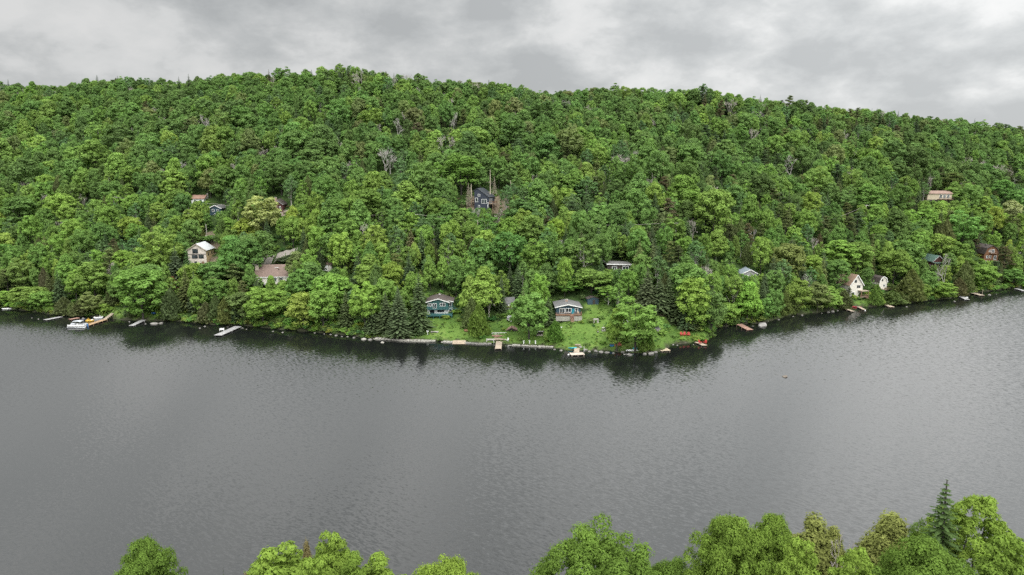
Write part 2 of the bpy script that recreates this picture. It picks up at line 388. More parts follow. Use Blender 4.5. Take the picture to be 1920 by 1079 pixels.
CAT = dict(broad='broadleaf_tree', birch='birch_tree', spruce='spruce_tree', cedar='cedar_tree', pine='pine_tree', bare='bare_tree', bare_pale='bare_tree', dead='dead_tree', snag='dead_tree', shrub='shrub',
           broad_near='broadleaf_tree', maple_near='broadleaf_tree', spruce_near='spruce_tree', cedar_near='cedar_tree', bare_near='bare_tree')
TREES = []
def plant(kind, x, y, H, W, tint, z=None, group=None, lean=0.0, variant=None, label=None):
    ps = PROTO[kind]; i = variant if variant is not None else random.randrange(len(ps)); p = ps[i]
    z = h1(x, y) if z is None else z
    o = bpy.data.objects.new(CAT[kind], None); COL.objects.link(o); o.empty_display_size = .3
    o.location = (x, y, z - .1); o.rotation_euler = (lean*.3, lean, random.random()*2*pi if not lean else 0); o.scale = (W/p['W'], W/p['W'], H/p['H'])
    for nm, me in (('crown', p['crown']), ('trunk', p['trunk'])):
        if me is None: continue
        if kind == 'shrub' and nm == 'trunk': continue
        c = bpy.data.objects.new(nm, me); COL.objects.link(c); c.parent = o
        if nm == 'crown': c['tint'] = [float(k) for k in tint]
    o['category'] = CAT[kind].replace('_', ' ')
    cu, cv, dep = proj(x, y, z + H*.6)
    TREES.append(dict(o=o, kind=kind, x=x, y=y, z=z, H=H, W=W, tint=tint, u=cu, v=cv, wpx=W*FPX/dep, group=group, label=label))
    return o
# ------------------------------------------------------------------ land, water, sky
LAWN = ground_poly([(690,634),(735,620),(790,600),(800,584),(845,575),(862,592),(890,612),(930,604),(950,598),(990,615),(1030,606),(1045,594),(1095,590),(1100,560),(1135,560),(1150,590),(1190,585),(1232,586),(1262,600),(1285,616),(1330,634)]) + [at_z(u, v)[:2] for u, v in [(1330,642),(1292,646),(1257,649),(1246,661),(1200,666),(1130,661),(1060,660),(940,650),(870,646),(700,640)]]
BANK1 = ground_poly([(198,594),(225,575),(262,580),(300,590),(306,602)]) + [at_z(u, v)[:2] for u, v in [(306,610),(260,611),(198,606)]]
BANK2 = ground_poly([(1430,603),(1470,585),(1560,575),(1580,562),(1650,560),(1665,568)]) + [at_z(u, v)[:2] for u, v in [(1668,580),(1560,592),(1480,602),(1430,616)]]
PADS = [ground_poly(p) for p in ([(365,452),(385,436),(425,438),(430,455),(400,470),(408,495),(380,505),(372,500)], [(870,395),(880,372),(930,368),(965,372),(968,396),(940,404)], [(530,398),(560,390),(640,392),(640,402),(560,406)], [(1680,408),(1700,400),(1722,404),(1720,420),(1688,420)])]
def build_land():
    xs = np.concatenate([[-2500,-1800,-1300,-1000,-800,-650,-550], np.arange(-480, -200, 5), np.arange(-200, 260, 1.6), np.arange(260, 520, 4), [560,650,800,1000,1300,1800,2500]])
    ys = np.concatenate([[-300,-150,-60,-20], np.arange(0, 90, 3), [100,130,160,180], np.arange(192, 330, 1.3), np.arange(330, 580, 5), [600,650,720,800,950,1200,1600,2200,3000]])
    X, Y = np.meshgrid(xs, ys); Z = height(X, Y); nx = len(xs); ny = len(ys)
    V = np.stack([X, Y, Z], -1).reshape(-1, 3)
    i, j = np.meshgrid(np.arange(ny-1), np.arange(nx-1), indexing='ij'); a = i*nx + j
    F = np.stack([a, a+1, a+nx+1, a+nx], -1).reshape(-1, 4)
    m, nt, out = new_mat('ground'); p = N(nt, 'ShaderNodeBsdfPrincipled'); tc = N(nt, 'ShaderNodeTexCoord').outputs['Object']
    at = lambda n: N(nt, 'ShaderNodeAttribute', attribute_name=n).outputs['Fac']
    forest = ramp(nt, noise(nt, tc, .35, 6, .65), [(.3, (.018, .032, .010)), (.5, (.035, .062, .018)), (.62, (.055, .09, .024)), (.8, (.06, .065, .03))])
    g = math_n(nt, 'ADD', math_n(nt, 'MULTIPLY', noise(nt, tc, .09, 3), .55), math_n(nt, 'MULTIPLY', noise(nt, tc, 1.1, 6, .7), .45))
    grass = ramp(nt, g, [(.3, (.04, .078, .018)), (.45, (.068, .122, .024)), (.56, (.098, .162, .034)), (.72, (.16, .185, .06))])
    dirt = ramp(nt, noise(nt, tc, .8, 6, .7), [(.3, (.07, .055, .04)), (.55, (.15, .12, .085)), (.75, (.10, .12, .04))])
    bank = ramp(nt, noise(nt, tc, .9, 6, .75), [(.3, (.02, .022, .014)), (.55, (.045, .045, .028)), (.75, (.10, .09, .07))])
    c = mixc(nt, at('grass'), forest, grass); c = mixc(nt, at('dirt'), c, dirt); c = mixc(nt, at('bank'), c, bank)
    nt.links.new(c, p.inputs['Base Color']); p.inputs['Roughness'].default_value = .95; p.inputs['Specular IOR Level'].default_value = .1
    bp = N(nt, 'ShaderNodeBump'); bp.inputs['Strength'].default_value = .6; bp.inputs['Distance'].default_value = .4
    nt.links.new(noise(nt, tc, 1.7, 5, .7), bp.inputs['Height']); nt.links.new(bp.outputs[0], p.inputs['Normal']); nt.links.new(p.outputs[0], out.inputs[0])
    me = fast_mesh('ground', V, F, mats=[m]); me.polygons.foreach_set('use_smooth', [True]*len(F))
    x, y, z = V.T
    wx = x + 1.2*np.sin(y*1.3) ; wy = y + 1.0*np.sin(x*1.1)
    gr = np.zeros(len(V))
    for P in (LAWN, BANK1, BANK2): gr = np.maximum(gr, in_poly(wx, wy, P)*1.0)
    dt = np.zeros(len(V))
    for P in PADS: dt = np.maximum(dt, in_poly(wx, wy, P)*1.0)
    t = np.clip(x/np.maximum(y, 30.), -2, 2); d = y - np.interp(t, SH_T, SH_Y)
    bk = np.where(y > 120, 1 - sstep(.5, 1.5, d + .5*np.sin(x*1.9)), 0)
    for n_, a_ in (('grass', gr), ('dirt', dt), ('bank', bk)):
        at_ = me.attributes.new(n_, 'FLOAT', 'POINT'); at_.data.foreach_set('value', a_.astype(np.float32))
    o = bpy.data.objects.new('ground', me); COL.objects.link(o); o['kind'] = 'structure'
build_land()

def build_water():
    m, nt, out = new_mat('lake_water'); p = N(nt, 'ShaderNodeBsdfPrincipled'); tc = N(nt, 'ShaderNodeTexCoord').outputs['Object']
    def slopes(rot, sx, sy, detail, rough, seed):
        cb = N(nt, 'ShaderNodeCombineXYZ'); e1, e2 = (cos(rot)*sx, sin(rot)*sx, 0), (-sin(rot)*sy, cos(rot)*sy, 0)      # along / across the crests
        nt.links.new(vmath(nt, 'DOT_PRODUCT', tc, e1), cb.inputs[0]); nt.links.new(vmath(nt, 'DOT_PRODUCT', tc, e2), cb.inputs[1]); cb.inputs[2].default_value = seed
        n_ = math_n(nt, 'SUBTRACT', noise(nt, cb.outputs[0], 1.0, detail, rough, dist=.25), .5)
        return vmath(nt, 'ADD', vmath(nt, 'SCALE', (-sin(rot), cos(rot), 0), scale=n_), (.5, .5, .5))
    big = slopes(R(-40), .6, 1.9, 2, .5, 3.0); small = slopes(R(-34), 1.25, 4.1, 2, .55, 7.0); cross = slopes(R(12), 1.1, 3.6, 2, .5, 12.0)
    s = vmath(nt, 'ADD', vmath(nt, 'SCALE', vmath(nt, 'SUBTRACT', big, (.5, .5, .5)), scale=.36), vmath(nt, 'SCALE', vmath(nt, 'SUBTRACT', small, (.5, .5, .5)), scale=.38))
    s = vmath(nt, 'ADD', s, vmath(nt, 'SCALE', vmath(nt, 'SUBTRACT', cross, (.5, .5, .5)), scale=.20))
    # calmer in the lee of the far shore, gusty streaks further out
    sx = N(nt, 'ShaderNodeSeparateXYZ'); nt.links.new(tc, sx.inputs[0])
    gust = noise(nt, vmath(nt, 'MULTIPLY', tc, (.010, .028, 0)), 1.0, 3, .55)
    amp = math_n(nt, 'ADD', math_n(nt, 'MULTIPLY', gust, .3), .8)
    calm = N(nt, 'ShaderNodeAttribute', attribute_name='calm').outputs['Fac']
    s = vmath(nt, 'SCALE', s, scale=math_n(nt, 'MULTIPLY', amp, math_n(nt, 'SUBTRACT', 1.0, math_n(nt, 'MULTIPLY', calm, .8))))
    nm = vmath(nt, 'NORMALIZE', vmath(nt, 'ADD', vmath(nt, 'MULTIPLY', s, (1, 1, 0)), vmath(nt, 'ADD', (0, 0, 1), vmath(nt, 'SCALE', (0, -.11, 0), scale=math_n(nt, 'SUBTRACT', 1.0, calm)))))
    p.inputs['Base Color'].default_value = (.007, .008, .0075, 1); p.inputs['Roughness'].default_value = .10; p.inputs['IOR'].default_value = WATER_IOR
    nt.links.new(nm, p.inputs['Normal']); nt.links.new(p.outputs[0], out.inputs[0])
    xs = np.concatenate([[-3000, -1500, -800], np.arange(-500, 521, 10), [800, 1500, 3000]]); ys = np.concatenate([[-200], np.arange(40, 341, 4), [500, 1200]]); nx, ny = len(xs), len(ys)
    X, Y = np.meshgrid(xs, ys); i, j = np.meshgrid(np.arange(ny-1), np.arange(nx-1), indexing='ij'); a = i*nx + j
    me = fast_mesh('water', np.stack([X, Y, 0*X], -1).reshape(-1, 3), np.stack([a, a+1, a+nx+1, a+nx], -1).reshape(-1, 4), mats=[m])
    d = np.interp(np.clip(X/np.maximum(Y, 30), -2, 2), SH_T, SH_Y) - Y; cl = np.exp(-np.maximum(d - 3, 0)/13.0)
    q = me.attributes.new('calm', 'FLOAT', 'POINT'); q.data.foreach_set('value', cl.ravel().astype(np.float32))
    o = bpy.data.objects.new('water', me); COL.objects.link(o); o['kind'] = 'structure'
WATER_IOR = 1.58
build_water()

SUN_AZ, SUN_EL = R(150), R(55)          # azimuth clockwise from +Y
def build_sky():
    w = bpy.data.worlds.new('World'); SC.world = w; w.use_nodes = True; nt = w.node_tree; nt.nodes.clear()
    out = nt.nodes.new('ShaderNodeOutputWorld'); bg = nt.nodes.new('ShaderNodeBackground')
    sky = N(nt, 'ShaderNodeTexSky', sky_type='NISHITA', sun_disc=False); sky.sun_elevation = SUN_EL; sky.sun_rotation = SUN_AZ; sky.dust_density = 3.0
    tc = N(nt, 'ShaderNodeTexCoord').outputs['Generated']; sp = N(nt, 'ShaderNodeSeparateXYZ'); nt.links.new(tc, sp.inputs[0])
    z = math_n(nt, 'ADD', math_n(nt, 'MAXIMUM', sp.outputs[2], 0.0), .17)
    cb = N(nt, 'ShaderNodeCombineXYZ'); nt.links.new(math_n(nt, 'DIVIDE', sp.outputs[0], z), cb.inputs[0]); nt.links.new(math_n(nt, 'DIVIDE', sp.outputs[1], z), cb.inputs[1]); cb.inputs[2].default_value = SKY_SEED
    v = cb.outputs[0]
    n1 = noise(nt, vmath(nt, 'ADD', vmath(nt, 'MULTIPLY', tc, (4.6, 4.6, 10.5)), (SKY_SEED, 1.7, 0)), 1.0, 8, .52, dist=.12)
    n2 = noise(nt, vmath(nt, 'ADD', vmath(nt, 'MULTIPLY', tc, (10.5, 10.5, 19.0)), (2.2, SKY_SEED, 0)), 1.0, 8, .6, dist=.15)
    f = math_n(nt, 'ADD', math_n(nt, 'MULTIPLY', n1, .58), math_n(nt, 'MULTIPLY', n2, .42))
    # broad thin places and thick banks in the cloud deck
    def lobe(az, el, width, gain):
        d = (sin(R(az))*cos(R(el)), cos(R(az))*cos(R(el)), sin(R(el)))
        return math_n(nt, 'MULTIPLY', math_n(nt, 'POWER', math_n(nt, 'MAXIMUM', vmath(nt, 'DOT_PRODUCT', tc, d), 0.0), width), gain)
    # billowed undersides
    vo = N(nt, 'ShaderNodeTexVoronoi', feature='SMOOTH_F1'); vo.inputs['Smoothness'].default_value = .6; vo.inputs['Scale'].default_value = 1.0
    wv = vmath(nt, 'ADD', vmath(nt, 'MULTIPLY', tc, (9.0, 9.0, 17.0)), vmath(nt, 'SCALE', noise(nt, vmath(nt, 'MULTIPLY', tc, (9, 9, 18)), 1.0, 5, .6, out=1), scale=1.1)); nt.links.new(wv, vo.inputs['Vector'])
    f = math_n(nt, 'ADD', f, math_n(nt, 'MULTIPLY', math_n(nt, 'SUBTRACT', .42, vo.outputs['Distance']), .13))
    for a in SKY_LOBES: f = math_n(nt, 'ADD', f, lobe(*a))
    c = ramp(nt, f, [(.37, (4.3, 4.45, 4.5)), (.43, (4.95, 5.1, 5.13)), (.48, (5.6, 5.72, 5.72)), (.53, (6.5, 6.58, 6.55)), (.61, (7.1, 7.12, 7.06))])
    zen = N(nt, 'ShaderNodeMapRange', interpolation_type='SMOOTHSTEP'); nt.links.new(sp.outputs[2], zen.inputs[0])
    zen.inputs[1].default_value = .22; zen.inputs[2].default_value = .6; zen.inputs[3].default_value = 1.0; zen.inputs[4].default_value = ZENITH
    c = vmath(nt, 'SCALE', c, scale=zen.outputs[0])
    c = vmath(nt, 'SCALE', c, scale=math_n(nt, 'ADD', 1.0, lobe(42, 30, 5.0, .6)))
    c = vmath(nt, 'SCALE', c, scale=math_n(nt, 'ADD', 1.0, lobe(178, 32, 1.6, BACK_FILL)))  # unseen sky behind the camera brightened, added to fill the tree fronts
    fin = mixc(nt, .97, sky.outputs[0], c)
    nt.links.new(fin, bg.inputs[0]); bg.inputs[1].default_value = .1; nt.links.new(bg.outputs[0], out.inputs[0])
    L = bpy.data.lights.new('sun', 'SUN'); L.energy = 1.5; L.angle = R(45); L.color = (1, .965, .91)
    lo = bpy.data.objects.new('sun', L); COL.objects.link(lo)
    d = Vector((sin(SUN_AZ)*cos(SUN_EL), cos(SUN_AZ)*cos(SUN_EL), sin(SUN_EL))); lo.rotation_euler = d.to_track_quat('Z', 'Y').to_euler()
    SC.view_settings.view_transform = 'Standard'; SC.view_settings.look = 'None'; SC.view_settings.exposure = 0; SC.view_settings.gamma = 1
    SC.cycles.max_bounces = 7; SC.cycles.diffuse_bounces = 5; SC.cycles.glossy_bounces = 2; SC.cycles.transmission_bounces = 2; SC.cycles.use_denoising = DENOISE
SKY_SEED = 4.3; ZENITH = 3.3; BACK_FILL = 1.75; DENOISE = False
SKY_LOBES = [(-14, 12, 90, -.06), (8, 11, 120, -.05), (-36, 6.5, 300, .05), (30, 14, 160, .02)]
build_sky()

# ------------------------------------------------------------------ buildings
FOOTPRINTS, HOUSE_VIEWS, LAND = [], [], []      # LAND: landmarks the labels of trees and rocks refer to
def landmark(u, v, phrase): LAND.append((u, v, phrase))
WHITE = mat('white_paint', (.72, .72, .69), .6, .1, .8); TEAL = mat('teal_boards', (.035, .10, .095), .7, .2, 1.0, (2, .22)); TEALD = mat('teal_rail', (.04, .115, .115), .7, .2, 1.0)
BLUEH = mat('slate_blue_boards', (.038, .068, .088), .7, .2, 1.0, (2, .2)); BLACKH = mat('charcoal_siding', (.030, .036, .052), .6, .12, .8, (0, .25)); BLACKR = mat('charcoal_metal_roof', (.045, .05, .06), .45, .2, .8, (1, .5), .3)
SHBROWN = mat('brown_shingles', (.088, .072, .064), .9, .3, 1.5, (1, .3)); SHGREY = mat('grey_shingles', (.13, .128, .127), .9, .25, 1.5, (1, .3)); SHDARK = mat('dark_shingles', (.075, .062, .055), .9, .3, 1.5, (1, .3)); SHTAN = mat('tan_shingles', (.27, .185, .135), .9, .25, 1.5, (1, .3))
METALR = mat('pale_metal_roof', (.60, .61, .62), .45, .1, .5, (1, .45), .35); ORANGER = mat('orange_shingles', (.27, .165, .125), .85, .2, 1.5); GREENR = mat('green_metal_roof', (.09, .15, .125), .5, .2, .8, (1, .4))
BARN = mat('weathered_boards', (.53, .47, .41), .9, .3, 1.0, (0, .3)); BARNY = mat('yellowed_boards', (.44, .34, .19), .9, .25, 1.0, (0, .3)); CEDARW = mat('brown_timber', (.19, .115, .075), .85, .3, 1.2); REDW = mat('dark_red_boards', (.07, .026, .024), .8, .25, 1.0, (2, .25)); LOG = mat('log_wall', (.15, .075, .04), .85, .3, 1.0, (2, .3)); CREAM = mat('cream_siding', (.42, .36, .26), .75, .12, .6, (2, .25)); PALEW = mat('pale_siding', (.55, .52, .46), .7, .06, .4)
BRICK = mat('chimney_brick', (.33, .235, .185), .9, .3, 3.0); STONE = mat('grey_stone', (.19, .18, .165), .95, .35, 1.3); CONC = mat('pale_concrete', (.31, .295, .26), .9, .22, 1.5); DARKW = mat('dark_wood', (.05, .042, .036), .85, .3, 1.2); METAL = mat('dark_metal', (.05, .05, .055), .5, .2, 2.0, None, .5)
GREYPLANK = mat('grey_planks', (.27, .265, .26), .9, .25, 1.0); TANPLANK = mat('tan_planks', (.31, .255, .195), .85, .25, 1.0); BROWNPLANK = mat('red_brown_planks', (.25, .15, .115), .85, .25, 1.0); ORANGEPLANK = mat('orange_planks', (.33, .22, .13), .8, .2, 1.0)
def win(par, side, c, z, w, h, at, fr=WHITE, mull=1, name='window', dep=.06):
    """window on face side f/l/r; c along the face, at = the face's coordinate"""
    t = .12; fm = MB()
    def put(mb, a, zz, da, dz, d, off):
        if side == 'f': mb.box((a, at - off, zz), (da, d, dz))
        else:
            s = 1 if side == 'r' else -1; mb.box((at + s*off, a, zz), (d, da, dz))
    put(fm, c, z + h/2 - t/2, w, t, dep, dep/2 + .01); put(fm, c, z - h/2 + t/2, w, t, dep, dep/2 + .01)
    put(fm, c - w/2 + t/2, z, t, h - 2*t, dep, dep/2 + .01); put(fm, c + w/2 - t/2, z, t, h - 2*t, dep, dep/2 + .01)
    for k in range(1, mull): put(fm, c - w/2 + w*k/mull, z, .08, h - 2*t, dep*.9, dep*.45 + .01)
    f = fm.build(name, fr, par); g = MB(); put(g, c, z, w - 2*t + .02, h - 2*t + .02, .03, .027); g.build('pane', GLASS, f); return f
def roof(par, prof, y0, y1, m, th=.16, over=.35, fascia=None):
    """slabs over the top of a gable profile [(x, z) ... left eave to right eave]"""
    mb = MB(); n = len(prof)
    for i in range(n - 1):
        (xa, za), (xb, zb) = prof[i], prof[i+1]; L = math.hypot(xb - xa, zb - za); ux, uz = (xb - xa)/L, (zb - za)/L
        if i == 0: xa, za = xa - ux*over, za - uz*over
        if i == n - 2: xb, zb = xb + ux*over, zb + uz*over
        nx_, nz_ = -uz, ux; o = .012
        mb.prism([(xa + nx_*o, za + nz_*o), (xb + nx_*o, zb + nz_*o), (xb + nx_*th, zb + nz_*th), (xa + nx_*th, za + nz_*th)], y0 - over, y1 + over)
    r = mb.build('roof', m, par)
    if fascia:
        fb = MB()
        for i in range(n - 1):
            (xa, za), (xb, zb) = prof[i], prof[i+1]; L = math.hypot(xb - xa, zb - za); ux, uz = (xb - xa)/L, (zb - za)/L
            if i == 0: xa, za = xa - ux*over, za - uz*over
            if i == n - 2: xb, zb = xb + ux*over, zb + uz*over
            nx_, nz_ = -uz, ux
            fb.prism([(xa - nx_*.12, za - nz_*.12), (xb - nx_*.12, zb - nz_*.12), (xb + nx_*(th-.02), zb + nz_*(th-.02)), (xa + nx_*(th-.02), za + nz_*(th-.02))], y0 - over - .07, y0 - over - .004)
        fb.build('fascia', fascia, r)
    return r
def wall(par, prof, zb, y0, y1, m, name='wall'):
    xl, xr = prof[0][0], prof[-1][0]; return MB().prism([(xl, zb), (xr, zb)] + list(reversed(prof)), y0, y1).build(name, m, par)
def rail(par, pts, z, h, m, solid=False, name='railing'):
    mb = MB()
    for (xa, ya), (xb, yb) in zip(pts, pts[1:]):
        L = math.hypot(xb - xa, yb - ya); a = math.atan2(yb - ya, xb - xa); c = ((xa + xb)/2, (ya + yb)/2)
        mb.box((*c, z + h), (L, .1, .09), a)
        if solid: mb.box((*c, z + h*.45), (L - .1, .05, h*.8), a)
        else:
            mb.box((*c, z + .15), (L, .06, .07), a); k = int(L/.3)
            for i in range(k): f = (i + .5)/k; mb.box((xa + (xb-xa)*f, ya + (yb-ya)*f, z + h*.5 + .05), (.05, .05, h - .25), a)
        for f in (0, 1): mb.box((xa + (xb-xa)*f, ya + (yb-ya)*f, z + h*.5), (.13, .13, h + .1), a)
    return mb.build(name, m, par)
def planks(par, x0, x1, y0, y1, z, m, along='x', name='deck', th=.12):
    mb = MB(); p = .28
    if along == 'x':
        k = max(1, round((y1-y0)/p)); d = (y1-y0)/k
        for i in range(k): mb.box(((x0+x1)/2, y0 + (i+.5)*d, z - th/2 + .01*((i*7) % 3)/3), (x1-x0, d*.9, th))
    else:
        k = max(1, round((x1-x0)/p)); d = (x1-x0)/k
        for i in range(k): mb.box((x0 + (i+.5)*d, (y0+y1)/2, z - th/2 + .01*((i*7) % 3)/3), (d*.9, y1-y0, th))
    return mb.build(name, m, par)
def post(par, x, y, z0, z1, m, w=.16, name='post'): return MB().box((x, y, (z0+z1)/2), (w, w, z1-z0)).build(name, m, par)
def chimney(par, x, y, z0, z1, w=.7, m=BRICK):
    c = MB().box((x, y, (z0+z1)/2), (w, w, z1-z0)).build('chimney', m, par); MB().box((x, y, z1 + .06), (w + .16, w + .16, .12)).build('cap', CONC, c); return c
def house(name, label, u, v, rz=0, view=None, fr=6, phrase=None, group='houses on the far shore', dz=0.0, clear=18):
    x, y, z = hit(u, v); t = thing(name, label, name.replace('_', ' '), (x, y, z + dz), R(rz), group)
    a = R(rz); FOOTPRINTS.append((x - sin(a)*4.5, y + cos(a)*4.5, fr))
    if view: HOUSE_VIEWS.append((*view, y + .5))
    landmark(u, (view[1] + view[3])/2 if view else v - 10, phrase or 'the ' + label.split(' with')[0]); return t

# two-storey teal house
t = house('house', 'two-storey teal house with brown roof and white lower wall above the lawn', 821, 592, 2, (798, 541, 850, 594), 6.5, 'the teal house')
pr = [(-3.6, 4.7), (.2, 5.75), (3.6, 4.65)]
wall(t, [(-3.55, 2.25), (3.55, 2.25)], -2.5, 0.02, 8.9, WHITE, 'lower_wall'); wall(t, pr, 2.25, 0, 9, TEAL); roof(t, pr, 0, 9, SHBROWN, over=.5, fascia=WHITE)
wall(t, [(3.62, 4.3), (5.0, 4.1)], 2.25, 1.6, 8, TEAL, 'side_wing'); wall(t, [(3.56, 2.25), (4.95, 2.25)], -2.5, 1.63, 7.9, WHITE, 'lower_wall'); roof(t, [(3.62, 4.75), (5.0, 4.45)], 1.6, 8, SHBROWN, over=.4, fascia=WHITE)
win(t, 'f', -2.75, 3.65, 1.25, 1.1, 0, mull=2); d = win(t, 'f', -1.05, 3.3, 1.4, 1.75, 0, mull=2, name='patio_door'); win(t, 'f', 1.7, 3.7, 1.9, 1.15, 0, mull=2)
win(t, 'f', -1.9, 1.15, 1.5, 1.5, .02, DARKW, 2, 'patio_door'); win(t, 'f', 1.0, 1.45, 2.3, .8, .02, DARKW, 3); win(t, 'f', 4.3, 3.5, .9, 1.3, 1.6); win(t, 'f', 4.2, 1.4, .7, .7, 1.63, DARKW)
planks(t, -3.7, 5.1, -2.3, .0, .22, TEALD); rail(t, [(-3.7, -2.25), (5.1, -2.25), (5.1, 1.5)], .2, 1.0, TEALD, True)
for px in (-3.5, -1.4, .7, 2.8, 4.9): post(t, px, -2.2, -2.6, .1, TEALD)
planks(t, -3.6, 5.0, -1.1, -.01, 2.35, TEALD, name='balcony', th=.2); rail(t, [(-3.6, -1.08), (5.0, -1.08)], 2.35, .85, TEALD)
mb = MB()
for k in range(9): mb.box((5.35 + .34*k, 2.0, 2.1 - .27*k), (.36, 1.1, .08))
mb.prism([(5.2, 2.0), (5.2, 2.25), (8.4, -.35), (8.4, -.6)], 1.4, 1.46).prism([(5.2, 2.9), (5.2, 3.05), (8.4, .45), (8.4, .3)], 1.4, 1.46); mb.build('stairs', TEALD, t)
MB().box((.2, 7.6, 5.9), (.5, .5, .3)).build('roof_vent', WHITE, t)

# blue bungalow
t = house('house', 'single-storey slate-blue bungalow with grey roof and brown veranda above the lawn', 1065, 597, 1, (1040, 556, 1090, 603), 6.5, 'the blue bungalow')
pr = [(-3.9, 3.75), (-.1, 4.6), (4.1, 3.7)]
wall(t, pr, -1.5, 0, 8.5, BLUEH); roof(t, pr, 0, 8.5, SHGREY, over=.55, fascia=WHITE); chimney(t, -.1, 4.6, 4.0, 5.35, .75)
win(t, 'f', -2.0, 2.45, 1.7, 1.7, 0, mull=2, name='patio_door'); win(t, 'f', .1, 2.6, 2.0, 1.4, 0, mull=2); win(t, 'f', 2.75, 2.8, 1.0, 1.0, 0)
dr = MB().box((1.65, -.04, 2.3), (.85, .06, 1.75)).build('door', mat('bright_teal_door', (.02, .19, .24), .6, .1), t); MB().box((1.95, -.1, 2.25), (.08, .06, .12)).build('handle', METAL, dr)
planks(t, -4.2, 4.3, -2.2, -.0, 1.4, CEDARW); rail(t, [(-4.2, -2.15), (.5, -2.15)], 1.4, .8, CEDARW); rail(t, [(1.6, -2.15), (4.3, -2.15), (4.3, 0)], 1.4, .8, CEDARW)
mb = MB(); [mb.box((-4.1 + .42*k, -2.1, .3), (.2, .05, 1.6)) for k in range(21) if not .4 < -4.1 + .42*k < 1.6]; mb.box((-1.8, -2.06, .2), (4.6, .03, 1.5)); mb.box((2.95, -2.06, .2), (2.6, .03, 1.5)); mb.build('lattice_skirt', CONC, t)
mb = MB(); [mb.box((1.05, -2.35 - .3*k, 1.25 - .22*k), (1.1, .34, .09)) for k in range(8)]; [mb.box((1.05 + sx*.55, -3.4, .95), (.08, .08, 1.1)) for sx in (-1, 1)]; mb.build('stairs', BROWNPLANK, t)
MB().box((3.2, -1.4, 1.75), (.6, .6, .55)).box((3.2, -1.15, 2.15), (.6, .12, .6)).build('veranda_chair', TANPLANK, t)

# charcoal tower house
t = house('house', 'tall charcoal house with slanted roof and white-framed windows alone on the forested slope', 903, 398, -16, (889, 351, 930, 391), 6, 'the charcoal house')
pr = [(-3.3, 9.2), (-1.9, 10.1), (3.3, 6.4)]
wall(t, pr, -3, 0, 8.5, BLACKH); roof(t, pr, 0, 8.5, BLACKR, over=.3)
for c, z, w, h, m_ in ((-1.15, 7.2, 1.05, 1.0, 1), (-2.25, 5.2, 1.2, 1.9, 1), (1.25, 4.6, 2.4, 1.9, 2), (-1.15, 1.9, .85, 1.85, 1)): win(t, 'f', c, z, w, h, 0, mull=m_)
for c in (1.6, 4.2): win(t, 'r', c, 4.7, 1.3, 1.9, 3.3, mull=1)
planks(t, 3.32, 5.2, .3, 6.5, 3.55, TANPLANK, 'y'); rail(t, [(3.4, .3), (5.15, .3), (5.15, 6.4)], 3.55, 1.0, CEDARW)
for py in (.4, 3.4, 6.3): post(t, 5.0, py, -3, 3.4, CEDARW)
planks(t, -4.9, -3.32, .4, 2.6, 4.3, TANPLANK, 'y', 'landing'); rail(t, [(-4.85, .4), (-3.4, .4)], 4.3, .9, CEDARW); post(t, -4.7, .5, -3, 4.2, CEDARW); post(t, -3.5, .5, -3, 4.2, CEDARW)
MB().tube([(-1.9, 4, 9.5), (-1.9, 4, 11.2)], .12).build('flue', METAL, t)
MB().box((3.0, -.12, 1.2), (.25, .2, 6)).build('white_corner_board', WHITE, t)

# barn-like house
t = house('house', 'weathered board house with pale metal roof and big lake windows on the wooded bank', 371, 499, 4, (352, 448, 404, 494), 6.5, 'the weathered board house')
pr = [(-3.6, 6.5), (0, 8.9), (3.6, 6.4)]
wall(t, pr, -2.5, 0, 9, BARN); roof(t, pr, 0, 9, METALR, over=.5, fascia=TANPLANK); MB().box((3.63, 4.5, 3.4), (.05, 8.8, 5.6)).build('side_cladding', BARNY, t)
win(t, 'f', -.6, 6.0, 2.2, 1.8, 0, METAL, 2); win(t, 'f', -.9, 3.7, 2.3, 1.5, 0, METAL, 2); win(t, 'f', 1.6, 3.7, 2.1, 1.5, 0, METAL, 2); win(t, 'f', -.7, 1.2, 1.0, 1.2, 0, METAL)
MB().box((0, -.05, 4.75), (6.9, .07, .22)).build('belt_board', METAL, t)
for c in (2.2, 6.2): win(t, 'r', c, 4.6, .9, 1.3, 3.66, METAL)
MB().tube([(-1.0, 3, 7.6), (-1.0, 3, 9.7)], .11).build('flue', METAL, t)
dr = MB().box((2.2, -.04, .8), (.95, .06, 2.0)).build('door', CEDARW, t)

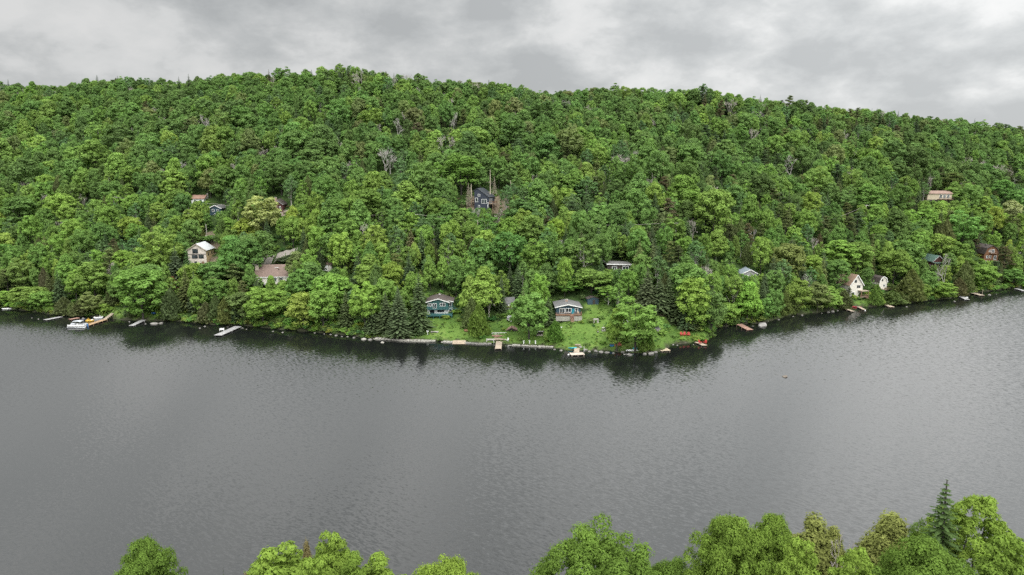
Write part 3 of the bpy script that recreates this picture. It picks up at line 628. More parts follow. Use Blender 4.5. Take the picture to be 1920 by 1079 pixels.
# brown roofed house
t = house('house', 'large house with steep brown shingle roof and beige chimney half hidden by trees', 514, 534, 6, (488, 484, 536, 517), 8, 'the brown-roofed house', clear=25)
pr = [(-4.6, 3.2), (0, 7.2), (4.6, 3.2)]      # ridge runs across: child frame turned a quarter
def turned(root):
    e = bpy.data.objects.new('body', None); return root
def cross_house(t, W, D, hw, rise, wm, rm, over=.45, fascia=None, zb=-2.5):
    """gable house whose ridge runs across the view: long side W faces the lake"""
    w = MB(); x0, x1 = -W/2, W/2
    vs = [(x0, 0, zb), (x1, 0, zb), (x1, D, zb), (x0, D, zb), (x0, 0, hw), (x1, 0, hw), (x1, D, hw), (x0, D, hw), (x0, D/2, hw + rise), (x1, D/2, hw + rise)]
    w.add(vs, [(0, 1, 5, 4), (2, 3, 7, 6), (1, 2, 6, 9, 5), (3, 0, 4, 8, 7), (0, 3, 2, 1), (4, 5, 9, 8), (6, 7, 8, 9)]); w.build('wall', wm, t)
    r = MB(); L = math.hypot(D/2, rise); uy, uz = (D/2)/L, rise/L; th = .18
    for s in (1, -1):
        ya, za = D/2 - s*(D/2 + over*uy), hw - over*uz; yb, zb_ = D/2, hw + rise; ny, nz = -uz*s, uy
        q = [(ya + ny*.012, za + nz*.012), (yb, zb_ + .014), (yb, zb_ + th/nz), (ya + ny*th, za + nz*th)]
        r.add([(x, y, z) for x in (x0 - over, x1 + over) for y, z in q], [(0, 1, 2, 3), (7, 6, 5, 4), (0, 4, 5, 1), (1, 5, 6, 2), (2, 6, 7, 3), (3, 7, 4, 0)])
    ro = r.build('roof', rm, t)
    if fascia: MB().box((0, -over*uy - .06, hw - over*uz + .05), (W + 2*over, .08, .24)).build('fascia', fascia, ro)
    return ro
cross_house(t, 14, 9.5, 3.0, 3.7, PALEW, mat('brown_roof', (.165, .118, .098), .9, .28, 1.5, (1, .3)), fascia=WHITE)
chimney(t, -6.6, 3.0, 2, 6.9, 1.3, mat('beige_chimney', (.47, .40, .33), .9, .2, 2.0)); MB().box((1.5, 2.4, 5.3), (.35, .35, .5)).build('roof_vent', DARKW, t); MB().box((.6, 3.1, 5.9), (1.3, .3, .1)).build('skylight', WHITE, t)
for c in (-1.8, .4, 2.7): win(t, 'f', c, 1.7, 1.5, 1.7, 0, mull=2)
planks(t, -8.5, -1.0, -2.2, -.0, .3, GREYPLANK); rail(t, [(-8.5, -2.15), (-1.0, -2.15)], .3, .9, WHITE)
t = house('garage', 'small brown gabled garage roof peeking through leaves beside the brown-roofed house', 609, 508, -12, None, 4, 'the small garage roof', None); cross_house(t, 5.5, 5.5, 2.6, 1.7, PALEW, _mats['brown_roof']); HOUSE_VIEWS.append((601, 490, 615, 500, 250)); MB().box((0, -.04, 1.1), (2.6, .06, 2.1)).build('garage_door', WHITE, t)

# far uphill cottages left
t = house('house', 'small dark blue cottage with white gable trim among the trees uphill', 404, 403, 0, (392, 383, 416, 397), 5, 'the small dark blue cottage')
pr = [(-2.8, 3.0), (0, 4.3), (2.8, 2.9)]; wall(t, pr, -2, 0, 8, BLUEH); roof(t, pr, 0, 8, SHGREY, over=.4, fascia=WHITE); win(t, 'f', -.9, 1.9, 1.2, 1.1, 0, mull=2); win(t, 'f', 1.2, 1.9, .9, 1.1, 0); win(t, 'f', .2, .1, 1.6, .8, 0)
t = house('house', 'white cottage with orange roof, highest of the cottages uphill', 371, 382, 0, (358, 366, 387, 378), 5, 'the orange-roofed cottage')
cross_house(t, 6.0, 5.5, 2.3, 1.4, WHITE, ORANGER); win(t, 'f', -1.2, 1.2, 1.3, 1.0, 0); win(t, 'f', 1.4, 1.2, 1.3, 1.0, 0); chimney(t, 3.4, 3.5, 0, 4.6, .6, CONC)
t = house('house', 'narrow dark red cottage with tall chimney behind a pale feathery tree', 517, 401, 0, (515, 374, 532, 398), 5, 'the dark red chimney cottage')
pr = [(-3.2, 3.9), (.3, 6.2), (3.4, 4.0)]; wall(t, pr, -2, 0, 7, REDW); roof(t, pr, 0, 7, SHDARK, over=.3, fascia=GREYPLANK); chimney(t, .6, -.45, -1, 7.1, .85); win(t, 'f', 2.1, 2.5, .8, 1.5, 0); win(t, 'f', 2.1, .2, .8, 1.0, 0); win(t, 'f', -1.6, 2.4, 1.2, 1.3, 0)

# centre right
t = house('house', 'low house with flat grey roof and white fascia deep among trees', 1161, 511, 3, (1139, 487, 1184, 505), 6, 'the flat-roofed house')
pr = [(-4.4, 3.0), (4.4, 2.7)]; wall(t, pr, -2, 0, 8, DARKW); roof(t, pr, 0, 8, mat('flat_grey_roof', (.15, .145, .14), .9, .2, .7), over=.4, fascia=WHITE); win(t, 'f', 2.3, 1.5, 2.4, 1.3, 0, mull=2); win(t, 'f', -1.8, 1.5, 1.8, 1.3, 0, mull=2)
t = house('garden_shed', 'dark blue garden shed in shade behind the blue bungalow', 1112, 573, 8, (1105, 561, 1124, 571), 3, 'the dark blue shed', None)
pr = [(-1.9, 2.1), (0, 2.7), (1.9, 2.1)]; wall(t, pr, -1, 0, 2.8, BLUEH); roof(t, pr, 0, 2.8, SHDARK, over=.2); d = MB().box((.3, -.04, 1.0), (.9, .05, 1.7)).build('door', DARKW, t)
t = house('house', 'grey-blue cottage almost swallowed by trees near the brown sloping dock', 1405, 529, -4, (1393, 509, 1416, 514), 5, 'the grey-blue cottage')
pr = [(-3.3, 3.0), (.2, 4.7), (3.3, 3.0)]; wall(t, pr, -2, 0, 7, GREYPLANK); roof(t, pr, 0, 7, mat('blue_grey_roof', (.20, .235, .26), .7, .2, 1.2), over=.4, fascia=WHITE); win(t, 'f', -1.2, 1.9, 1.4, 1.2, 0, mull=2); win(t, 'f', 1.5, 1.9, 1.2, 1.2, 0, mull=2)
t = house('garden_shed', 'shed with pale grey roof hidden by trees between the two lawn houses', 956, 580, 10, (951, 561, 962, 573), 3, 'the pale-roofed shed', None)
cross_house(t, 3.0, 3.4, 2.1, 1.5, GREYPLANK, SHGREY); MB().box((0, -.04, .9), (1.2, .06, 1.8)).build('door', WHITE, t)

# right shore
t = house('house', 'tall white cottage with tan roof and steep gable near the water', 1604, 558, 14, (1573, 507, 1617, 541), 6, 'the white cottage')
pr = [(-3.1, 5.2), (0, 9.2), (3.1, 5.1)]; wall(t, pr, -2, 0, 9, PALEW); roof(t, pr, 0, 9, SHTAN, over=.45, fascia=WHITE)
win(t, 'f', -.5, 6.6, 1.0, 1.1, 0, METAL); win(t, 'f', .6, 4.4, .75, 1.1, 0, METAL); win(t, 'f', 1.5, 4.4, .75, 1.1, 0, METAL); win(t, 'f', -1.3, 1.5, 1.4, 1.5, 0)
planks(t, .8, 4.4, -2.2, -.0, 2.9, TANPLANK, name='porch_roof', th=.2); planks(t, .3, 4.4, -2.2, 0, .4, TANPLANK)
for px in (.9, 4.2): post(t, px, -2.1, -1.5, 2.8, CEDARW, .2)
rail(t, [(.3, -2.15), (4.4, -2.15)], .4, .85, CEDARW)
t = house('cabin', 'little white cabin with barn-shaped brown roof beside the white cottage', 1655, 543, 14, (1643, 514, 1664, 534), 4, 'the little white cabin')
pr = [(-1.9, 3.2), (-1.3, 4.7), (0, 5.4), (1.3, 4.7), (1.9, 3.2)]; wall(t, pr, -1.5, 0, 5, PALEW); roof(t, pr, 0, 5, SHDARK, over=.25, fascia=WHITE); win(t, 'f', -.5, 3.9, .8, .8, 0, DARKW); win(t, 'f', .5, 1.6, 1.0, 1.1, 0); MB().box((1.93, 2.5, 1.4), (.05, 4.9, 3.4)).build('side_cladding', REDW, t)
planks(t, -1.2, 3.4, -2.4, -.0, .25, TANPLANK); rail(t, [(-1.2, -2.35), (3.4, -2.35)], .25, .8, CEDARW)
t = house('house', 'red cottage with green metal roof and porch beside a bare white birch', 1757, 511, 6, (1744, 478, 1770, 497), 5, 'the green-roofed red cottage')
pr = [(-2.7, 5.0), (0, 7.4), (2.7, 5.0)]; wall(t, pr, -2, 0, 8, REDW); roof(t, pr, 0, 8, GREENR, over=.5, fascia=GREYPLANK); MB().prism([(-3.2, 4.3), (-3.2, 4.45), (3.2, 4.45), (3.2, 4.3)], -2.4, -.01).build('porch_roof', GREENR, t)
for c in (-1.4, 0, 1.4): win(t, 'f', c, 3.3, 1.0, 1.3, 0, mull=1)
planks(t, -3.1, 3.1, -2.4, -.0, 1.9, GREYPLANK); rail(t, [(-3.1, -2.3), (3.1, -2.3)], 1.9, .7, WHITE)
for px in (-3, 0, 3): post(t, px, -2.2, -2, 4.3, CEDARW, .18)
win(t, 'f', .6, .7, 1.2, 1.6, 0, name='patio_door')
t = house('house', 'brown log house with dark gambrel roof and white windows on the bank', 1857, 491, -4, (1833, 459, 1872, 490), 6, 'the log house')
pr = [(-3.3, 3.8), (-2.3, 6.3), (.2, 7.7), (2.5, 6.2), (3.4, 3.8)]; wall(t, pr, -2, 0, 9.5, LOG); roof(t, pr, 0, 9.5, SHDARK, over=.35, fascia=DARKW)
for c in (-1.8, -.4): win(t, 'f', c, 2.1, .9, 1.3, 0)
win(t, 'f', .6, 4.9, 1.5, 1.7, 0, mull=2, name='balcony_door'); win(t, 'f', -.9, 5.0, .8, 1.0, 0); win(t, 'f', 1.9, 1.7, 1.3, 2.0, 0, mull=2, name='patio_door'); planks(t, -1, 2.4, -1.0, -.0, 3.9, CEDARW, name='balcony'); rail(t, [(-1, -.95), (2.4, -.95)], 3.9, .8, CEDARW)
planks(t, -3.8, 3.6, -2.8, -.0, .3, CONC); chimney(t, -.9, 3.5, 6.2, 7.9, .45, METAL)
t = house('house', 'cream bungalow with red-brown roof and balcony, highest house on the slope', 1760, 386, -5, (1736, 358, 1783, 377), 7, 'the cream bungalow')
cross_house(t, 12.5, 8, 6.4, 1.3, CREAM, mat('red_brown_roof', (.22, .15, .12), .9, .25, 1.5), zb=-3); MB().box((0, -.06, 1.2), (12.4, .1, 3.9)).build('lower_wall', DARKW, t)
for c in (.6, 2.5, 4.4): win(t, 'f', c, 4.9, 1.4, 1.9, 0, mull=2, name='patio_door')
planks(t, -1.2, 6.2, -2.2, -.1, 3.5, CEDARW, name='balcony'); rail(t, [(-1.2, -2.15), (6.2, -2.15)], 3.5, .95, DARKW)
for px in (-1.1, 2.5, 6.1): post(t, px, -2.1, -3, 3.4, DARKW)
win(t, 'f', 4.2, 1.6, 1.1, 1.8, .12, name='door')

# ------------------------------------------------------------------ docks and boats
def dock(label, p0, p1, w, m, z=.5, legs=3, extra=None, phrase=None, name='dock', z1=None):
    a = np.array(at_z(*p0, z)); b = np.array(at_z(*p1, z1 if z1 is not None else z)); d = b - a; L = math.hypot(d[0], d[1]); rz = math.atan2(d[1], d[0])
    t = thing(name, label, name.replace('_', ' '), (a[0], a[1], 0), rz, 'docks along the far shore')
    sl = math.atan2((z1 if z1 is not None else z) - z, L); mb = MB(); k = max(3, int(L/.32)); q = L/k
    for i in range(k):
        f = (i + .5)*q; mb.box((f, rng.normal()*.015, z + f*math.tan(sl) - .04), (q*.86, w + rng.normal()*.02, .08), 0, -sl)
    mb.build('deck', m, t); fb = MB()
    for s in (-1, 1): fb.tube([(0, s*(w/2 - .12), z - .19), (L, s*(w/2 - .12), z - .19 + L*math.tan(sl))], .09, 4)
    fb.build('frame', DARKW, t)
    for i in range(legs):
        f = L*(i + .15)/max(1, legs - .7)
        for s in (-1, 1): MB().tube([(f, s*(w/2 + .02), -1.5), (f, s*(w/2 + .02), z + .1 + f*math.tan(sl))], .07, 6).build('pile', m, t)
    u = (p0[0] + p1[0])/2; v = (p0[1] + p1[1])/2
    if phrase: landmark(u, v, phrase)
    return t
dock('grey floating swim raft without chairs, alone left of the orange pier', (84, 600), (115, 594), 1.9, GREYPLANK, .35, 0, phrase='the grey swim raft')
dock('short rusty-brown landing stage between the swim raft and the pontoon boat', (130, 599), (148, 596), 1.8, BROWNPLANK, .4, 2)
dock('long orange timber pier with the pontoon boat at its end', (160, 611), (197, 599), 1.9, ORANGEPLANK, .5, 5, phrase='the orange pier')
dock('sloping timber gangway climbing from the orange pier to the grassy bank', (196, 599), (219, 582), 1.3, TANPLANK, .55, 3, name='gangway', z1=2.0)
dock('small grey plank dock tilted into rocks beside the orange pier', (246, 611), (269, 600), 1.8, GREYPLANK, .3, 2, phrase='the tilted grey dock', z1=.7)
dock('broad grey dock with a white bench, reaching from the cedar-lined bank', (408, 629), (447, 612), 2.6, GREYPLANK, .5, 3, phrase='the broad grey dock')
dock('narrow tan dock reaching out from the wooden landing on the seawall', (934, 654), (936, 640), 1.9, TANPLANK, .5, 3, phrase='the narrow tan dock')
dock('pale square dock with a table, off the rough lawn point', (1069, 664), (1095, 663), 2.4, mat('bleached_planks', (.42, .36, .30), .9, .25, 1.0), .5, 3, phrase='the pale square dock')
dock('short tan walkway joining the pale square dock to the bank', (1081, 661), (1082, 651), 1.6, TANPLANK, .52, 2, name='gangway')
dock('dark slatted brown raft behind the beige raft at the point', (1228, 643), (1249, 645), 2.6, mat('dull_brown_planks', (.24, .185, .16), .9, .25, 1.0), .4, 2)
dock('flat beige raft moored off the tip of the lawn point', (1236, 656), (1254, 655), 2.9, mat('beige_planks', (.42, .345, .25), .85, .2, 1.0), .35, 2, phrase='the beige raft')
dock('small tan dock carrying two red chairs in the cove', (1306, 641), (1322, 648), 1.7, TANPLANK, .4, 2, phrase='the dock with red chairs')
dock('red-brown sloping dock coming out of shade next to the big boulder', (1407, 619), (1386, 608), 2.3, BROWNPLANK, .4, 3, phrase='the red-brown sloping dock', z1=.9)
dock('long thin tan dock near the white cottage', (1600, 584), (1573, 575), 1.3, TANPLANK, .45, 4, phrase='the thin tan dock')
dock('short grey-tan dock beside the red kayak', (1621, 581), (1609, 575), 1.2, TANPLANK, .45, 2)
dock('tan dock with a small white boat beside it, past the cedar hedge', (1673, 576), (1655, 569), 2.0, TANPLANK, .45, 2, phrase='the hedge dock')
dock('grey dock under the lime trees with a boat lift frame', (1814, 562), (1800, 555), 1.8, GREYPLANK, .45, 3, phrase='the grey boat-lift dock')
dock('tan dock with upright posts below the log house', (1842, 554), (1822, 549), 2.2, TANPLANK, .5, 3, phrase='the posted tan dock')
dock('farthest grey dock cut by the picture edge', (1922, 546), (1905, 541), 1.8, GREYPLANK, .45, 2)
# wooden landing on the seawall
x, y, z = at_z(938, 641, 0); t = thing('boat_landing', 'wooden boat landing with reddish steps and white platform cut into the seawall', 'landing', (x, y - 1.0, .35), .02, 'docks along the far shore'); landmark(938, 638, 'the wooden landing')
planks(t, -2.0, 1.8, -.3, 2.6, .62, mat('landing_planks', (.26, .205, .155), .85, .25, 1.0), 'y'); planks(t, -4.4, -2.1, .0, 2.0, .5, CONC, 'x', 'platform'); planks(t, -2.6, 2.0, 2.7, 4.6, 1.15, BROWNPLANK, 'x', 'upper_deck'); mb = MB()
for k in range(3): mb.box((.1, 2.55 + .1*k, .75 + .13*k), (3.8, .3, .07))
mb.build('steps', BROWNPLANK, t); rail(t, [(-2.6, 4.5), (2.0, 4.5)], 1.15, .6, WHITE)
for px, py in ((-2, -.2), (1.8, -.2), (-4.3, .1), (2.0, 2.8)): post(t, px, py, -1.4, .9, WHITE, .14)

def hull(L, B, D, pointed=True, n=13, flat=.15, sheer=.12):
    rings = []
    for i in range(n):
        f = i/(n-1); s = 2*f - 1
        w = B/2*(max(.02, 1 - abs(s)**2.4) if pointed else (max(.03, 1 - max(0, s)**2.2) if s > 0 else 1 - .12*s*s)); zt = D + sheer*s*s; zb = .25*D*max(0, abs(s) - .6)**1.0/.4*1.2 if (pointed or s > 0) else 0
        x = s*L/2
        rings.append([(x, w, zt), (x, w*.93, zb + D*.35), (x, w*.5, zb + .02), (x, -w*.5, zb + .02), (x, -w*.93, zb + D*.35), (x, -w, zt), (x, -w*.86, zt - .03), (x, -w*.55, zb + D*.4), (x, w*.55, zb + D*.4), (x, w*.86, zt - .03)])
    return MB().sweep(rings)
def kayak(label, u, v, rz, m, L=3.2, z=None, over=False, name='kayak', B=.72, land=False, cat=None):
    p = hit(u, v) if land else at_z(u, v, .1); t = thing(name, label, cat or name, (p[0], p[1], (p[2] if land else -.06) + (.42 if over else 0)), R(rz), 'small boats on the far shore')
    h = hull(L, B, .34).build('hull', m, t, True)
    if name == 'kayak':
        dk = MB(); rings = []
        for i in range(11):
            s = 2*i/10 - 1; w = B/2*max(.02, 1 - abs(s)**2.4)*.93; rings.append([(s*L/2*.98, w, .33 + .1*s*s), (s*L/2*.98, 0, .43 + .1*s*s), (s*L/2*.98, -w, .33 + .1*s*s)])
        dk.sweep(rings, False).build('deck', m, t, True); MB().tube([(.42*cos(q), .22*sin(q), .43) for q in np.linspace(0, 2*pi, 13)], .035, 5).build('cockpit_rim', METAL, t); MB().box((-.2, 0, .46), (.1, .34, .3)).build('seat', DARKW, t)
    else:
        for sx in (-.8, .7): MB().box((sx, 0, .3), (.22, B*.8, .04)).build('seat', TANPLANK, t)
        MB().tube([(-L*.49, .0, .46), (-L*.2, B*.44, .37), (L*.2, B*.44, .37), (L*.49, 0, .46)], .03, 5).tube([(-L*.49, .0, .46), (-L*.2, -B*.44, .37), (L*.2, -B*.44, .37), (L*.49, 0, .46)], .03, 5).build('gunwale', WHITE, t)
    if over: t.rotation_euler = (pi, 0, R(rz))
    return t
REDP = mat('red_plastic', (.33, .033, .03), .5, .12, 1.0); REDK = mat('red_kayak_plastic', (.45, .05, .07), .5, .15, 1.0); TURQ = mat('turquoise_plastic', (.03, .42, .50), .5, .12, 1.0); YEL = mat('yellow_plastic', (.55, .34, .05), .5, .15, 1.0); WPL = mat('white_plastic', (.64, .64, .63), .45, .08, 1.0); BLUEP = mat('blue_plastic', (.03, .13, .30), .5, .15, 1.0); ALU = mat('aluminium', (.50, .51, .52), .4, .1, 1.0, None, .6); PINK = mat('faded_red_plastic', (.45, .09, .09), .6, .2, 1.0)
kayak('overturned white canoe lying along the rocky tip of the lawn point', 1188, 659, 2, WPL, 4.8, over=True, name='canoe', B=.9, land=True)
kayak('turquoise kayak pulled up behind the overturned white canoe', 1197, 655.5, 4, TURQ, 3.4, land=True)
kayak('red kayak drawn up between two thin docks near the white cottage', 1604, 577, -38, REDK, 4.2, land=True)
kayak('white rowing boat half under branches at the leftmost shore', 17, 579, 24, WPL, 4.6, name='rowing_boat', B=1.4, cat='rowing boat'); landmark(17, 578, 'the white rowing boat')
kayak('small white boat lying beside the tan hedge dock', 1662, 570, -30, WPL, 3.6, name='rowing_boat', B=1.3, cat='rowing boat')
kayak('white dinghy under the lift frame at the grey dock', 1806, 558, -28, WPL, 3.4, name='rowing_boat', B=1.3, cat='rowing boat')
# pontoon boat
p = at_z(147, 614, 0); t = thing('pontoon_boat', 'white pontoon boat with grey canopy and outboard motor at the orange pier', 'pontoon boat', (p[0], p[1], 0), R(2), 'small boats on the far shore'); landmark(147, 612, 'the pontoon boat')
for s in (-1, 1): MB().tube([(-3.3, s*.85, .12), (2.6, s*.85, .12), (3.2, s*.85, .28)], [.3, .3, .08], 10).build('pontoon', ALU, t, True)
planks(t, -3.1, 2.9, -1.15, 1.15, .55, GREYPLANK, 'y')
for s in (-1, 1):
    mb = MB().box((-.2, s*1.15, .85), (5.6, .05, .5)).box((-.2, s*1.15, 1.15), (5.7, .07, .06)); [mb.box((-3 + 1.4*k, s*1.15, .88), (.07, .08, .62)) for k in range(5)]; mb.build('fence_panel', WPL, t)
for xx in (-2.2, 1.6): MB().box((xx, .75, .8), (1.6, .6, .45)).box((xx, 1.0, 1.1), (1.6, .16, .4)).build('seat', mat('grey_vinyl', (.42, .43, .45), .5, .1), t)
MB().box((.2, -.7, .95), (.6, .6, .75), taper=.7).build('console', WPL, t)
cn = MB(); rings = []
for i in range(7): s = i/6; rings.append([(-1.4 + 2.9*s, -1.2, 2.1 + .22*sin(pi*s)), (-1.4 + 2.9*s, 0, 2.26 + .22*sin(pi*s)), (-1.4 + 2.9*s, 1.2, 2.1 + .22*sin(pi*s)), (-1.4 + 2.9*s, 0, 2.2 + .22*sin(pi*s))])
cn.sweep(rings).build('canopy', mat('grey_canvas', (.36, .38, .40), .85, .15), t)
fb = MB(); [fb.tube([(xx, s*1.15, 1.1), (xx*.9, s*1.15, 2.1)], .03, 5) for xx in (-1.3, 1.4) for s in (-1, 1)]; fb.build('canopy_frame', ALU, t)
MB().box((3.25, 0, .95), (.5, .42, .55), taper=.75).box((3.3, 0, .35), (.22, .18, .9)).build('outboard_motor', BLUEP, t)
# pedal boat, jet ski, fishing boat
p = at_z(169, 602, .2); t = thing('pedal_boat', 'yellow pedal boat moored on the bank side of the orange pier', 'pedal boat', (p[0], p[1], -.05), R(14), 'small boats on the far shore')
h = hull(2.6, 1.6, .55, False).build('hull', YEL, t, True); [MB().box((-.3, s*.4, .68), (.5, .5, .14)).box((-.58, s*.4, .92), (.12, .5, .5)).build('seat', YEL, t) for s in (-1, 1)]; MB().box((.7, 0, .65), (.6, 1.0, .16)).build('foredeck', WPL, t)
p = at_z(185, 597, .3); t = thing('jet_ski', 'white jet ski resting on a lift by the orange pier', 'jet ski', (p[0], p[1], .25), R(18), 'small boats on the far shore')
h = hull(3.0, 1.15, .5, False).build('hull', WPL, t, True); MB().box((-.45, 0, .72), (1.3, .4, .3), taper=.75).build('seat', DARKW, t); MB().box((.55, 0, .75), (.7, .55, .4), taper=.55).build('cowling', GREYPLANK, t); MB().tube([(.25, -.38, 1.05), (.35, 0, 1.0), (.25, .38, 1.05)], .035, 5).build('handlebar', METAL, t)
MB().box((0, .62, -.2), (2.6, .12, .6)).box((0, -.62, -.2), (2.6, .12, .6)).build('lift_cradle', ALU, t)
p = at_z(158, 600, .2); t = thing('pedal_boat', 'dark grey pedal boat floating beside the yellow one', 'pedal boat', (p[0], p[1], -.05), R(8), 'small boats on the far shore')
hull(2.2, 1.4, .45, False).build('hull', METAL, t, True); [MB().box((-.2, s*.35, .58), (.45, .45, .12)).box((-.45, s*.35, .8), (.1, .45, .4)).build('seat', GREYPLANK, t) for s in (-1, 1)]
# white bench on the broad dock
p = at_z(416, 621, .5); t = thing('bench', 'white bench on the broad grey dock', 'bench', (p[0], p[1], .5), R(10)); landmark(416, 620, 'the white dock bench')
MB().box((0, 0, .45), (1.5, .5, .07)).build('seat', WPL, t); MB().box((0, .25, .72), (1.5, .06, .42), rx=.12).build('backrest', WPL, t); [MB().box((s*.65, 0, .21), (.09, .45, .42)).build('leg', WPL, t) for s in (-1, 1)]
p = at_z(427, 616, .5); t = thing('storage_box', 'small dark box standing on the broad grey dock', 'box', (p[0], p[1], .5), R(10)); MB().box((0, 0, .25), (.6, .45, .5), taper=.95).build('box_body', METAL, t); MB().box((0, 0, .54), (.66, .5, .07)).build('lid', DARKW, t)
# chairs
def chair_proto(m):
    t = bpy.data.objects.new('garden_chair', None); COL.objects.link(t)
    mb = MB(); [mb.box((-.24 + .12*k, .02, .36), (.105, .58, .03), rx=-.14) for k in range(5)]; mb.build('seat', m, t)
    mb = MB(); [mb.box((-.26 + .13*k, .42, .74 - .02*abs(k-2)), (.12, .03, .82 - .06*abs(k-2)), rx=-.35) for k in range(5)]; mb.build('backrest', m, t)
    for s in (-1, 1):
        MB().box((s*.38, .05, .58), (.13, .72, .035)).build('arm', m, t); MB().box((s*.36, -.27, .29), (.05, .1, .58)).build('leg', m, t); MB().box((s*.31, .3, .2), (.05, .5, .1), rx=-.3).build('leg', m, t)
    return t
RC = chair_proto(REDP); first = True
for lab, u, v, land, rz, s in [('red garden chair on the small bank lawn, furthest from the water dock of three', 1278, 631, True, 10, 1.15), ('middle red garden chair of three on the small bank lawn', 1284, 631, True, 0, 1.15), ('red garden chair of three on the bank lawn, closest to the cove tip', 1291, 631, True, -14, 1.15), ('red garden chair near the bank end of the small dock', 1313, 645, False, 40, 1.1), ('red garden chair at the water end of the small dock', 1322, 645, False, -40, 1.1), ('faded red garden chair beside the yellow paddle on the lawn shore', 1156, 650, True, 20, 1.05), ('faded red garden chair by the turquoise kayak side of the lawn shore', 1162, 650, True, 5, 1.05)]:
    if first: o = RC; first = False
    else: o = copy_tree(RC)
    p = hit(u, v) if land else at_z(u, v, .4); o.location = (p[0], p[1], p[2]); o.rotation_euler = (0, 0, R(rz)); o.scale = (s, s, s); tag(o, lab, 'chair', 'red garden chairs by the water')
    if 'faded' in lab:
        for c in o.children: c.data = c.data.copy(); c.data.materials[0] = PINK
landmark(1284, 630, 'the three red chairs')
# lawn and shore furniture
x, y, z = hit(1231, 621); t = thing('outdoor_fireplace', 'dark outdoor fireplace with tall hood on a stone base at the point', 'fireplace', (x, y, z)); MB().box((0, 0, .45), (2.4, 1.5, .9), taper=.9).build('stone_base', STONE, t); MB().box((0, 0, 1.6), (1.5, 1.2, 1.4), taper=.5).build('hood', METAL, t); MB().box((0, 0, 2.7), (.5, .5, .9)).build('flue', METAL, t); MB().box((0, 0, 3.2), (.9, .8, .1)).build('cap', WHITE, t); landmark(1231, 610, 'the outdoor fireplace')
x, y, z = hit(1117, 606); t = thing('stone_arch', 'small white stone arch standing on the upper lawn', 'stone arch', (x, y, z), R(10)); mb = MB(); [mb.box((s*.65, 0, .5), (.5, .6, 1.1), taper=.85) for s in (-1, 1)]; mb.build('pier', CONC, t); MB().box((0, 0, 1.2), (1.9, .7, .35), taper=.9).build('lintel', CONC, t)
def rock_mesh(name, rx_, ry_, rz_, m, par=None, seed=0):
    import bmesh
    bm = bmesh.new(); bmesh.ops.create_icosphere(bm, subdivisions=3, radius=1); r = np.random.default_rng(seed); A = r.normal(size=(7, 3))*1.6; ph = r.random(7)*6
    cuts = unit(r.normal(size=(6, 3)))
    for v in bm.verts:
        c = np.array(v.co); k = 1 + .09*sum(sin(float(A[i] @ c) + ph[i]) for i in range(7))/1.5
        for q in cuts: k = min(k, .82/max(.05, float(q @ c))) if float(q @ c) > .5 else k
        v.co = Vector((c[0]*rx_*k, c[1]*ry_*k, c[2]*rz_*k))
    me = bpy.data.meshes.new(name); bm.to_mesh(me); bm.free(); me.materials.append(m); o = bpy.data.objects.new(name, me); COL.objects.link(o); o.parent = par; return o
x, y, z = hit(1132, 622); t = thing('rock_garden', 'rock garden of pale stones with a stone table top on the lawn', 'rock garden', (x, y, z)); landmark(1132, 620, 'the rock garden')
MB().box((.5, 1.0, .95), (1.9, 1.1, .16), .2).build('table_top', CONC, t); MB().box((.5, 1.0, .4), (.7, .6, .9), taper=.8).build('pedestal', STONE, t)
for k in range(11): o = rock_mesh('stone', .25 + .3*random.random(), .25 + .25*random.random(), .2 + .25*random.random(), [STONE, CONC][k % 2], t, 500 + k); o.location = (random.uniform(-2.2, 1.6), random.uniform(-1.6, 1.8), .12)
MB().tube([(.3, 2.4, 0), (.3, 2.4, 1.7)], .05, 6).build('post', GREYPLANK, t)
x, y, z = hit(1173, 606); t = thing('garden_bench', 'white garden bench half hidden behind the round lakeside tree', 'bench', (x, y, z), R(8)); MB().box((0, 0, .45), (1.5, .5, .07)).build('seat', WPL, t); MB().box((0, .26, .78), (1.5, .06, .5), rx=.1).build('backrest', WPL, t); [MB().box((s*.65, 0, .21), (.1, .45, .42)).build('leg', WPL, t) for s in (-1, 1)]
x, y, z = hit(1158, 630); t = thing('rain_barrel', 'blue plastic barrel standing in weeds under the round lakeside tree', 'barrel', (x, y, z)); MB().sweep([[(r_*cos(q), r_*sin(q), h_) for q in np.linspace(0, 2*pi, 14)[:-1]] for r_, h_ in ((.3, 0), (.36, .3), (.37, .7), (.3, 1.05))]).build('barrel_body', BLUEP, t, True); MB().box((0, 0, 1.1), (.5, .5, .08)).build('lid', METAL, t)
x, y, z = hit(1147, 650); t = thing('storage_box', 'blue storage bin on the shore stones next to the yellow paddle', 'box', (x, y, z), R(5)); MB().box((0, 0, .3), (1.1, .7, .6), taper=1.06).build('bin_body', BLUEP, t); MB().box((0, 0, .64), (1.22, .8, .08)).build('lid', METAL, t)
x, y, z = hit(1153, 650); t = thing('paddle', 'yellow paddle stuck upright in the shore by the faded red chairs', 'paddle', (x, y, z)); MB().tube([(0, 0, -.1), (0, 0, 1.2)], .035, 6).build('shaft', TANPLANK, t); MB().box((0, 0, 1.4), (.24, .06, .6), taper=.7).build('blade', YEL, t)
x, y, z = hit(1012, 631); t = thing('woodshed', 'dark open woodshed with pale slab roof at the lawn edge near the seawall', 'woodshed', (x, y, z), R(-3)); landmark(1012, 625, 'the open woodshed')
